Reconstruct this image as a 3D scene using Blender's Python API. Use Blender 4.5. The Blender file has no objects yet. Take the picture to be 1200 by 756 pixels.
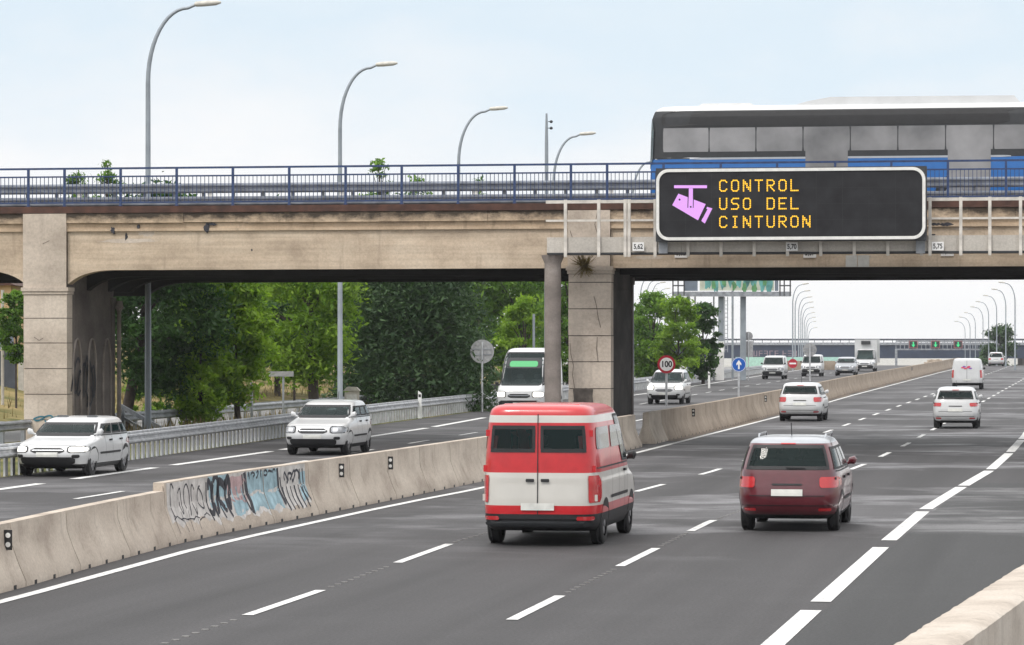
import bpy, math, random
PI = math.pi
from mathutils import Vector, Matrix
random.seed(7)
R = math.radians
sc = bpy.context.scene
COL = sc.collection

# ------------------------------------------------------------------ camera
F, CAMH, YH = 3900.0, 3.2, 398.0
TH = math.atan(.172)
CO, SI = math.cos(TH), math.sin(TH)
cam = bpy.data.cameras.new('camera'); camo = bpy.data.objects.new('camera', cam); COL.objects.link(camo)
camo.location = (0, 0, CAMH); camo.rotation_euler = (R(90), 0, TH)
cam.sensor_width = 36; cam.lens = 36 * F / 1200; cam.shift_y = (YH - 378) / 1200
cam.clip_start = .5; cam.clip_end = 20000
sc.camera = camo

# ------------------------------------------------------------------ sky and sun (overcast)
SUN_EL, SUN_AZ = R(52), R(205)      # azimuth clockwise from +Y
w = bpy.data.worlds.new('World'); sc.world = w; w.use_nodes = True
nt = w.node_tree; nt.nodes.clear()
def N(t, typ, **kw):
    n = t.nodes.new(typ)
    for k, v in kw.items(): setattr(n, k, v)
    return n
def ramp(t, stops, interp='LINEAR'):
    n = N(t, 'ShaderNodeValToRGB'); n.color_ramp.interpolation = interp
    e = n.color_ramp.elements
    while len(e) > 1: e.remove(e[-1])
    e[0].position = stops[0][0]; e[0].color = (*stops[0][1], 1)
    for p, c in stops[1:]:
        x = e.new(p); x.color = (*c, 1)
    return n
sky = N(nt, 'ShaderNodeTexSky', sky_type='NISHITA'); sky.sun_disc = False
sky.sun_elevation = SUN_EL; sky.sun_rotation = SUN_AZ; sky.dust_density = 2.5
tc = N(nt, 'ShaderNodeTexCoord'); sx = N(nt, 'ShaderNodeSeparateXYZ')
nt.links.new(tc.outputs['Generated'], sx.inputs[0])
mpn = N(nt, 'ShaderNodeMapping'); mpn.inputs['Scale'].default_value = (9, 9, 22)
nt.links.new(tc.outputs['Generated'], mpn.inputs[0])
ns = N(nt, 'ShaderNodeTexNoise'); ns.inputs['Scale'].default_value = 1.0; ns.inputs['Detail'].default_value = 6; ns.inputs['Roughness'].default_value = .55
nt.links.new(mpn.outputs[0], ns.inputs['Vector'])
# elevation jittered by the clouds
ma = N(nt, 'ShaderNodeMath', operation='MULTIPLY_ADD'); ma.inputs[1].default_value = .12; 
sb = N(nt, 'ShaderNodeMath', operation='SUBTRACT'); sb.inputs[1].default_value = .5
nt.links.new(ns.outputs['Fac'], sb.inputs[0]); nt.links.new(sb.outputs[0], ma.inputs[0]); nt.links.new(sx.outputs['Z'], ma.inputs[2])
K = 10.0
def kc(r, g, b): return (r * K, g * K, b * K)
cr = ramp(nt, [(0, (1.0, 1.0, 1.0)), (.038, (.99, .99, 1.0)), (.060, (.90, .94, .98)), (.092, (.76, .875, .97)),
               (.13, (.84, .92, .98)), (.3, (1.0, 1.0, 1.0)), (1, (1, 1, 1))])
nt.links.new(ma.outputs[0], cr.inputs['Fac'])
br = ramp(nt, [(0, (.112,)*3), (.03, (.107,)*3), (.1, (.103,)*3), (.3, (.135,)*3), (1, (.20,)*3)])
nt.links.new(sx.outputs['Z'], br.inputs['Fac'])
m1 = N(nt, 'ShaderNodeVectorMath', operation='MULTIPLY'); nt.links.new(cr.outputs[0], m1.inputs[0]); nt.links.new(br.outputs[0], m1.inputs[1])
m2 = N(nt, 'ShaderNodeVectorMath', operation='SCALE'); m2.inputs['Scale'].default_value = 100.0
nt.links.new(m1.outputs[0], m2.inputs[0])
mx = N(nt, 'ShaderNodeMixRGB'); mx.inputs[0].default_value = .93
nt.links.new(sky.outputs[0], mx.inputs[1]); nt.links.new(m2.outputs[0], mx.inputs[2])
bg = N(nt, 'ShaderNodeBackground'); bg.inputs['Strength'].default_value = .1
nt.links.new(mx.outputs[0], bg.inputs[0])
wo = N(nt, 'ShaderNodeOutputWorld'); nt.links.new(bg.outputs[0], wo.inputs[0])

sun = bpy.data.lights.new('sun', 'SUN'); sun.energy = 1.5; sun.angle = R(11); sun.color = (1, .96, .90)
suno = bpy.data.objects.new('sun', sun); COL.objects.link(suno)
sd = Vector((math.sin(SUN_AZ) * math.cos(SUN_EL), math.cos(SUN_AZ) * math.cos(SUN_EL), math.sin(SUN_EL)))
suno.rotation_euler = sd.to_track_quat('Z', 'Y').to_euler(); suno.location = (0, 0, 60)

vs = sc.view_settings; vs.view_transform = 'Standard'; vs.look = 'None'; vs.exposure = 0; vs.gamma = 1; vs.use_curve_mapping = False
sc.cycles.use_denoising = True
sc.cycles.max_bounces = 6; sc.cycles.diffuse_bounces = 3; sc.cycles.transparent_max_bounces = 8
sc.cycles.sample_clamp_indirect = 4

# ------------------------------------------------------------------ picture -> place helpers
def at(px, py, D):
    L = (px - 600) / F * D
    return Vector((L * CO - D * SI, L * SI + D * CO, CAMH + (YH - py) / F * D))
def G(px, py, z=0.0):
    return at(px, py, F * (CAMH - z) / (py - YH))
def atY(px, py, y):
    k = (px - 600) / F
    return at(px, py, y / (k * SI + CO))
def lerp(a, b, t): return a + (b - a) * t
def interp(tab, y):
    if y <= tab[0][0]: return tab[0][1]
    for (a, b), (c, d) in zip(tab, tab[1:]):
        if y <= c: return lerp(b, d, (y - a) / (c - a))
    return tab[-1][1]

# ------------------------------------------------------------------ materials
M = {}
def mat(name):
    m = bpy.data.materials.new(name); m.use_nodes = True
    t = m.node_tree; b = t.nodes['Principled BSDF']
    M[name] = m
    return m, t, b
def simple(name, col, rough=.6, metal=0.0, coat=0.0, var=.12, scale=6.0, spec=.5):
    m, t, b = mat(name)
    b.inputs['Roughness'].default_value = rough; b.inputs['Metallic'].default_value = metal
    b.inputs['Coat Weight'].default_value = coat; b.inputs['Coat Roughness'].default_value = .08
    b.inputs['Specular IOR Level'].default_value = spec
    tcn = N(t, 'ShaderNodeTexCoord'); n = N(t, 'ShaderNodeTexNoise'); n.inputs['Scale'].default_value = scale; n.inputs['Detail'].default_value = 5
    t.links.new(tcn.outputs['Object'], n.inputs['Vector'])
    lo = tuple(max(0, c * (1 - var * 1.6)) for c in col); hi = tuple(min(1, c * (1 + var)) for c in col)
    r = ramp(t, [(.25, lo), (.7, hi)])
    t.links.new(n.outputs['Fac'], r.inputs[0]); t.links.new(r.outputs[0], b.inputs['Base Color'])
    return m
def emis(name, col, s):
    m, t, b = mat(name)
    b.inputs['Base Color'].default_value = (*[c * .4 for c in col], 1)
    b.inputs['Emission Color'].default_value = (*col, 1); b.inputs['Emission Strength'].default_value = s
    return m
def concrete(name, cols, streak=.5, streakcol=(.05, .045, .04), board=0.0, rand=False, scale=1.0, topdirt=None, bump=.25):
    """cols = (dark, mid, light); streaks run down, boards run along x"""
    m, t, b = mat(name)
    b.inputs['Roughness'].default_value = .9; b.inputs['Specular IOR Level'].default_value = .25
    tcn = N(t, 'ShaderNodeTexCoord'); src = tcn.outputs['Object']
    if rand:
        oi = N(t, 'ShaderNodeObjectInfo'); cx = N(t, 'ShaderNodeCombineXYZ'); mm = N(t, 'ShaderNodeMath', operation='MULTIPLY'); mm.inputs[1].default_value = 57
        t.links.new(oi.outputs['Random'], mm.inputs[0]); t.links.new(mm.outputs[0], cx.inputs[1])
        ad = N(t, 'ShaderNodeVectorMath', operation='ADD'); t.links.new(src, ad.inputs[0]); t.links.new(cx.outputs[0], ad.inputs[1]); src = ad.outputs[0]
    def noise(sv, detail=6, rough=.6):
        mp = N(t, 'ShaderNodeMapping'); mp.inputs['Scale'].default_value = sv
        t.links.new(src, mp.inputs[0]); n = N(t, 'ShaderNodeTexNoise'); n.inputs['Scale'].default_value = 1; n.inputs['Detail'].default_value = detail; n.inputs['Roughness'].default_value = rough
        t.links.new(mp.outputs[0], n.inputs['Vector']); return n
    n1 = noise((.55 * scale, .55 * scale, .8 * scale)); r1 = ramp(t, [(.3, cols[0]), (.5, cols[1]), (.72, cols[2])])
    t.links.new(n1.outputs['Fac'], r1.inputs[0]); cur = r1.outputs[0]
    n2 = noise((14 * scale, 14 * scale, 14 * scale), 8, .7); r2 = ramp(t, [(.3, (.78,)*3), (.6, (1.06,)*3)])
    t.links.new(n2.outputs['Fac'], r2.inputs[0])
    mu = N(t, 'ShaderNodeMixRGB', blend_type='MULTIPLY'); mu.inputs[0].default_value = .8
    t.links.new(cur, mu.inputs[1]); t.links.new(r2.outputs[0], mu.inputs[2]); cur = mu.outputs[0]
    if board:
        n3 = noise((.25, .25, 9), 3, .5); r3 = ramp(t, [(.35, (1 - board,)*3), (.65, (1 + board * .4,)*3)])
        t.links.new(n3.outputs['Fac'], r3.inputs[0])
        mb = N(t, 'ShaderNodeMixRGB', blend_type='MULTIPLY'); mb.inputs[0].default_value = 1
        t.links.new(cur, mb.inputs[1]); t.links.new(r3.outputs[0], mb.inputs[2]); cur = mb.outputs[0]
    n4 = noise((2.2 * scale, 2.2 * scale, .18 * scale), 5, .65); r4 = ramp(t, [(.56, (0,)*3), (.74, (1,)*3)])
    t.links.new(n4.outputs['Fac'], r4.inputs[0])
    fm = N(t, 'ShaderNodeMath', operation='MULTIPLY'); fm.inputs[1].default_value = streak; t.links.new(r4.outputs[0], fm.inputs[0])
    ms = N(t, 'ShaderNodeMixRGB'); ms.inputs[2].default_value = (*streakcol, 1)
    t.links.new(fm.outputs[0], ms.inputs[0]); t.links.new(cur, ms.inputs[1]); cur = ms.outputs[0]
    if topdirt:                                   # ragged grime along a level edge
        z0, z1, amt = topdirt
        sp = N(t, 'ShaderNodeSeparateXYZ'); t.links.new(tcn.outputs['Object'], sp.inputs[0])
        n5 = noise((1.3, 1.3, 2.5), 7, .7)
        a5 = N(t, 'ShaderNodeMath', operation='MULTIPLY_ADD'); a5.inputs[1].default_value = 1.1; t.links.new(n5.outputs['Fac'], a5.inputs[0])
        mr = N(t, 'ShaderNodeMapRange'); mr.inputs['From Min'].default_value = z0; mr.inputs['From Max'].default_value = z1; mr.inputs['To Min'].default_value = -.55; mr.inputs['To Max'].default_value = .35
        t.links.new(sp.outputs['Z'], mr.inputs['Value']); t.links.new(mr.outputs[0], a5.inputs[2])
        r5 = ramp(t, [(.55, (0,)*3), (.85, (1,)*3)]); t.links.new(a5.outputs[0], r5.inputs[0])
        f5 = N(t, 'ShaderNodeMath', operation='MULTIPLY'); f5.inputs[1].default_value = amt; t.links.new(r5.outputs[0], f5.inputs[0])
        m5 = N(t, 'ShaderNodeMixRGB'); m5.inputs[2].default_value = (.04, .032, .026, 1)
        t.links.new(f5.outputs[0], m5.inputs[0]); t.links.new(cur, m5.inputs[1]); cur = m5.outputs[0]
    t.links.new(cur, b.inputs['Base Color'])
    bp = N(t, 'ShaderNodeBump'); bp.inputs['Strength'].default_value = bump; bp.inputs['Distance'].default_value = .02
    t.links.new(n2.outputs['Fac'], bp.inputs['Height']); t.links.new(bp.outputs[0], b.inputs['Normal'])
    return m
concrete('bridge_concrete', ((.38, .30, .225), (.54, .435, .33), (.64, .535, .42)), .55, (.21, .155, .115), board=.13, scale=1.3)
concrete('cornice_concrete', ((.36, .27, .19), (.50, .385, .275), (.60, .475, .35)), .62, (.075, .055, .042), topdirt=(6.3, 7.06, .95))
concrete('pier_concrete', ((.40, .34, .285), (.54, .465, .395), (.62, .545, .47)), .42, (.22, .18, .15), scale=.9)
concrete('pier_side_concrete', ((.10, .085, .08), (.15, .13, .12), (.21, .18, .165)), .6, (.03, .026, .025))  # pier concrete darkened in colour to stand for the unlit sides
concrete('shade_dark_concrete', ((.018, .017, .017), (.028, .026, .026), (.04, .037, .036)), .5, (.02, .02, .02))  # near-black so the colour itself carries the shade under the deck
concrete('shade_dark_side', ((.03, .027, .026), (.055, .048, .045), (.10, .085, .078)), .6, (.02, .018, .018))  # right pier sides, their shade put into a near-black colour
concrete('column_concrete', ((.19, .165, .15), (.26, .225, .205), (.34, .30, .275)), .5, (.12, .10, .09), scale=2)
concrete('barrier_concrete', ((.36, .30, .25), (.50, .43, .36), (.60, .525, .445)), .55, (.19, .155, .13), rand=True, scale=1.6)
concrete('parapet_concrete', ((.40, .345, .295), (.53, .465, .40), (.60, .54, .475)), .4, (.2, .17, .14), scale=2.2, bump=.6)
concrete('old_barrier_concrete', ((.26, .21, .165), (.35, .285, .225), (.42, .345, .275)), .6, (.09, .07, .055), rand=True, scale=1.3)
concrete('gantry_panel', ((.40, .37, .335), (.50, .465, .42), (.58, .54, .49)), .35, (.22, .19, .16), scale=1.2)
concrete('pale_wall', ((.55, .54, .52), (.62, .61, .6), (.7, .69, .67)), .2, (.4, .39, .37))
simple('patch_repair', (.5, .5, .48), .9); simple('rust_steel', (.075, .034, .024), .75, .1, var=.35, scale=3)
simple('railing_blue', (.022, .046, .13), .5, var=.25); simple('galvanised', (.50, .51, .53), .5, .35, var=.22, scale=4)
simple('galvanised_dull', (.30, .315, .34), .55, .3, var=.25, scale=3); simple('pole_grey', (.27, .30, .33), .5, .3, var=.15, scale=1.5)
simple('deck_rail_grey', (.17, .185, .215), .5, .3, var=.25, scale=3); simple('lamp_cream', (.55, .53, .48), .6); simple('cream_steel', (.60, .56, .51), .6, var=.15, scale=5); simple('white_steel', (.74, .73, .70), .55, var=.08)
simple('sign_back', (.34, .34, .345), .55, .25, var=.2, scale=8); simple('far_bridge_blue', (.018, .030, .062), .6, var=.2, scale=.6)
simple('dark_metal', (.03, .032, .036), .6); simple('black_plastic', (.018, .018, .02), .6); simple('tyre_rubber', (.02, .02, .021), .85)
simple('rim_alloy', (.35, .35, .37), .35, .7); simple('white_plastic', (.78, .78, .76), .5, var=.06)
simple('display_face', (.026, .026, .029), .75, var=.22, scale=2.2, spec=.2); simple('sign_white', (.80, .79, .78), .45, var=.04); simple('sign_red', (.42, .012, .03), .45, var=.1)
simple('sign_blue', (.008, .10, .44), .45, var=.08); simple('sign_black', (.015, .015, .017), .6)
simple('paint_white', (.60, .605, .61), .3, coat=.6, var=.05, scale=2); simple('paint_cream', (.58, .56, .52), .3, coat=.6, var=.06, scale=2); simple('cabin_dark', (.065, .072, .074), .8); simple('seat_grey', (.11, .115, .12), .85); simple('paint_offwhite', (.72, .72, .71), .35, coat=.5, var=.04)
simple('paint_red', (.52, .012, .018), .32, coat=.6, var=.08); simple('paint_maroon', (.10, .010, .018), .28, coat=.8, var=.1)
simple('paint_silver', (.42, .44, .47), .32, .45, coat=.6, var=.05); simple('paint_busblue', (.012, .13, .42), .35, coat=.5, var=.05)
simple('paint_grey', (.34, .35, .37), .35, coat=.5, var=.05); simple('logo_red', (.62, .05, .12), .5); simple('logo_violet', (.20, .06, .35), .5)
simple('lamp_red', (.50, .02, .025), .25, coat=.8, var=.1); simple('lamp_clear', (.72, .73, .75), .15, coat=.8, var=.05); simple('plate_white', (.70, .70, .66), .5)
simple('reflective_yellow', (.62, .50, .10), .5)
simple('bark', (.055, .042, .034), .95, var=.35, scale=6)
simple('graffiti_black', (.035, .035, .045), .8, var=.3, scale=3); simple('graffiti_blue', (.30, .43, .48), .85, var=.3, scale=4)
simple('graffiti_white', (.53, .505, .48), .9, var=.22, scale=5); simple('graffiti_pink', (.48, .33, .33), .85, var=.2); simple('faded_lettering', (.26, .20, .23), .85, var=.2); simple('lamp_lens', (.30, .31, .33), .1, coat=1, var=.3, scale=9); simple('soot_stain', (.10, .085, .075), .95, var=.4, scale=5); simple('crack_grey', (.14, .115, .10), .95, var=.3); simple('foot_soil', (.15, .115, .085), .95, var=.35, scale=2); simple('graffiti_teal', (.03, .16, .22), .8, var=.2)
simple('slate_panel', (.055, .062, .078), .6, var=.25, scale=2); simple('blue_panel', (.15, .18, .22), .55, var=.15, scale=2); simple('ochre_wall', (.55, .38, .20), .9, var=.15, scale=1)
simple('mint_board', (.42, .66, .58), .7, var=.1); simple('billboard_cream', (.50, .52, .42), .7, var=.2, scale=1.5); simple('billboard_teal', (.10, .30, .28), .7, var=.5, scale=1.2)
simple('billboard_green', (.10, .26, .10), .7, var=.5, scale=1.5); simple('cabinet_stone', (.45, .42, .38), .85, var=.12); simple('rubble_stone', (.42, .35, .28), .95, var=.3, scale=1.2)
emis('led_amber', (1.0, .56, .03), 1.25); emis('led_violet', (.62, .30, .76), .95); emis('led_green', (.05, .70, .25), .8); emis('led_green_soft', (.10, .55, .20), .55)
emis('headlamp_lit', (1.0, .97, .90), 1.5); emis('led_red', (.45, .16, .16), .35)

def glass():
    m, t, b = mat('car_glass')
    b.inputs['Base Color'].default_value = (.016, .026, .026, 1); b.inputs['Roughness'].default_value = .12; b.inputs['Coat Weight'].default_value = .3
    n = N(t, 'ShaderNodeTexNoise'); n.inputs['Scale'].default_value = 2.5; tcn = N(t, 'ShaderNodeTexCoord'); t.links.new(tcn.outputs['Object'], n.inputs['Vector'])
    r = ramp(t, [(.35, (.010, .016, .017)), (.7, (.045, .075, .072))]); t.links.new(n.outputs['Fac'], r.inputs[0]); t.links.new(r.outputs[0], b.inputs['Base Color'])
glass()
def window_glass():
    m, t, b = mat('window_glass'); b.inputs['Base Color'].default_value = (.03,.055,.055,1); b.inputs['Roughness'].default_value = .04
    tr = N(t, 'ShaderNodeBsdfTransparent'); tr.inputs[0].default_value = (.55,.66,.64,1)
    lw = N(t, 'ShaderNodeFresnel'); lw.inputs['IOR'].default_value = 1.5
    ma_ = N(t, 'ShaderNodeMath', operation='MULTIPLY_ADD'); ma_.inputs[1].default_value = 1.1; ma_.inputs[2].default_value = .22; ma_.use_clamp = True; t.links.new(lw.outputs[0], ma_.inputs[0])
    ms = N(t, 'ShaderNodeMixShader'); t.links.new(ma_.outputs[0], ms.inputs[0]); t.links.new(tr.outputs[0], ms.inputs[1]); t.links.new(b.outputs[0], ms.inputs[2]); t.links.new(ms.outputs[0], t.nodes['Material Output'].inputs['Surface'])
window_glass()
simple('bus_glass', (.24,.235,.24), .15, coat=.4, var=.4, scale=.5)  # light grey base stands in for sky reflected in the windows

def asphalt(name, base, patch, patchlo=.60, along=True, dark=None):
    m, t, b = mat(name)
    tcn = N(t, 'ShaderNodeTexCoord')
    def noise(sv, detail=6, rough=.6):
        mp = N(t, 'ShaderNodeMapping'); mp.inputs['Scale'].default_value = sv
        t.links.new(tcn.outputs['Object'], mp.inputs[0]); n = N(t, 'ShaderNodeTexNoise'); n.inputs['Scale'].default_value = 1; n.inputs['Detail'].default_value = detail; n.inputs['Roughness'].default_value = rough
        t.links.new(mp.outputs[0], n.inputs['Vector']); return n
    n0 = noise((1.1, .022, 1), 4, .55)          # wheel tracks, stretched along the lane
    r0 = ramp(t, [(.3, tuple(c * .74 for c in base)), (.7, tuple(c * 1.22 for c in base))]); t.links.new(n0.outputs['Fac'], r0.inputs[0])
    n1 = noise((.085, .11, 1), 8, .62); r1 = ramp(t, [(patchlo, (0,)*3), (patchlo + .045, (.75,)*3), (patchlo + .16, (1,)*3)]); t.links.new(n1.outputs['Fac'], r1.inputs[0])
    nb = noise((.35, .55, 1), 7, .65); rb_ = ramp(t, [(.47, (.25,)*3), (.60, (1,)*3)]); t.links.new(nb.outputs['Fac'], rb_.inputs[0])
    sp = N(t, 'ShaderNodeSeparateXYZ'); t.links.new(tcn.outputs['Object'], sp.inputs[0])
    mr = N(t, 'ShaderNodeMapRange'); mr.inputs['From Min'].default_value = 47; mr.inputs['From Max'].default_value = 58; mr.inputs['To Min'].default_value = .04; mr.inputs['To Max'].default_value = 1.0
    t.links.new(sp.outputs['Y'], mr.inputs['Value'])
    f0 = N(t, 'ShaderNodeMath', operation='MULTIPLY'); t.links.new(r1.outputs[0], f0.inputs[0]); t.links.new(rb_.outputs[0], f0.inputs[1])
    mxr = N(t, 'ShaderNodeMapRange'); mxr.inputs['From Min'].default_value = -13; mxr.inputs['From Max'].default_value = -5; mxr.inputs['To Min'].default_value = .55; mxr.inputs['To Max'].default_value = 1.0
    t.links.new(sp.outputs['X'], mxr.inputs['Value']); fx = N(t, 'ShaderNodeMath', operation='MULTIPLY'); t.links.new(mr.outputs[0], fx.inputs[0]); t.links.new(mxr.outputs[0], fx.inputs[1])
    f1 = N(t, 'ShaderNodeMath', operation='MULTIPLY'); t.links.new(f0.outputs[0], f1.inputs[0]); t.links.new(fx.outputs[0], f1.inputs[1])
    mx = N(t, 'ShaderNodeMixRGB'); mx.inputs[2].default_value = (*patch, 1); t.links.new(f1.outputs[0], mx.inputs[0]); t.links.new(r0.outputs[0], mx.inputs[1])  # pale wear and damp sheen both painted into the base colour
    n2 = noise((24, 24, 24), 8, .8); r2 = ramp(t, [(.34, (.35,)*3), (.66, (1.6,)*3)]); t.links.new(n2.outputs['Fac'], r2.inputs[0])
    mu = N(t, 'ShaderNodeMixRGB', blend_type='MULTIPLY'); mu.inputs[0].default_value = .9; t.links.new(mx.outputs[0], mu.inputs[1]); t.links.new(r2.outputs[0], mu.inputs[2])
    n3 = noise((1.7, .5, 1), 9, .78); r3 = ramp(t, [(.3, (.92,)*3), (.66, (1.05,)*3)]); t.links.new(n3.outputs['Fac'], r3.inputs[0])
    mv = N(t, 'ShaderNodeMixRGB', blend_type='MULTIPLY'); mv.inputs[0].default_value = 1; t.links.new(mu.outputs[0], mv.inputs[1]); t.links.new(r3.outputs[0], mv.inputs[2])
    t.links.new(mv.outputs[0], b.inputs['Base Color'])
    rr_ = ramp(t, [(0, (.74,)*3), (.9, (.48,)*3)]); t.links.new(f1.outputs[0], rr_.inputs[0]); t.links.new(rr_.outputs[0], b.inputs['Roughness']); b.inputs['Specular IOR Level'].default_value = .35
    bp = N(t, 'ShaderNodeBump'); bp.inputs['Strength'].default_value = .35; bp.inputs['Distance'].default_value = .01
    t.links.new(n2.outputs['Fac'], bp.inputs['Height']); t.links.new(bp.outputs[0], b.inputs['Normal'])
    return m
asphalt('asphalt', (.048, .0455, .047), (.175, .171, .178), .470)
asphalt('asphalt_new', (.040, .040, .041), (.15, .147, .15), .50)
def road_paint():
    m, t, b = mat('road_paint'); b.inputs['Roughness'].default_value = .7
    tcn = N(t, 'ShaderNodeTexCoord'); n = N(t, 'ShaderNodeTexNoise'); n.inputs['Scale'].default_value = 7; n.inputs['Detail'].default_value = 9; n.inputs['Roughness'].default_value = .75
    t.links.new(tcn.outputs['Object'], n.inputs['Vector']); r = ramp(t, [(.30, (.12, .118, .115)), (.40, (.45, .445, .435)), (.5, (.68, .675, .66)), (.8, (.78, .78, .77))]); t.links.new(n.outputs['Fac'], r.inputs[0]); t.links.new(r.outputs[0], b.inputs['Base Color'])
road_paint()
asphalt('asphalt_pale', (.20, .195, .19), (.27, .265, .26), .55)

def ground_mat(name, a, b_, c):
    m, t, b = mat(name); b.inputs['Roughness'].default_value = 1; b.inputs['Specular IOR Level'].default_value = .1
    tcn = N(t, 'ShaderNodeTexCoord'); n = N(t, 'ShaderNodeTexNoise'); n.inputs['Scale'].default_value = .35; n.inputs['Detail'].default_value = 10; n.inputs['Roughness'].default_value = .7
    t.links.new(tcn.outputs['Object'], n.inputs['Vector']); r = ramp(t, [(.32, a), (.5, b_), (.7, c)]); t.links.new(n.outputs['Fac'], r.inputs[0]); t.links.new(r.outputs[0], b.inputs['Base Color'])
ground_mat('verge', (.045, .065, .02), (.13, .13, .05), (.30, .23, .12))
ground_mat('dry_grass', (.06, .075, .022), (.20, .165, .07), (.33, .25, .12))
ground_mat('plain_ground', (.30, .29, .26), (.38, .37, .34), (.46, .45, .42))
def leaf(name, a, b_, trans=.35):
    m, t, b = mat(name); b.inputs['Roughness'].default_value = .6; b.inputs['Specular IOR Level'].default_value = .25
    at_ = N(t, 'ShaderNodeAttribute', attribute_name='tone'); r = ramp(t, [(0, a), (1, b_)]); t.links.new(at_.outputs['Fac'], r.inputs[0]); t.links.new(r.outputs[0], b.inputs['Base Color'])
    tr = N(t, 'ShaderNodeBsdfTranslucent'); br_ = N(t, 'ShaderNodeMixRGB', blend_type='MULTIPLY'); br_.inputs[0].default_value = 1; br_.inputs[2].default_value = (1.3, 1.4, .7, 1)
    t.links.new(r.outputs[0], br_.inputs[1]); t.links.new(br_.outputs[0], tr.inputs[0])
    ms = N(t, 'ShaderNodeMixShader'); ms.inputs[0].default_value = trans
    t.links.new(b.outputs[0], ms.inputs[1]); t.links.new(tr.outputs[0], ms.inputs[2]); t.links.new(ms.outputs[0], t.nodes['Material Output'].inputs['Surface'])
leaf('leaf_bright', (.08, .165, .018), (.31, .45, .06), .5); leaf('leaf_dark', (.018, .052, .016), (.065, .14, .034)); leaf('leaf_conifer', (.022, .050, .022), (.075, .135, .050), .25)
leaf('leaf_mid', (.046, .11, .02), (.19, .33, .05), .45); leaf('leaf_dry', (.10, .075, .03), (.26, .20, .09), .2)

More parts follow.
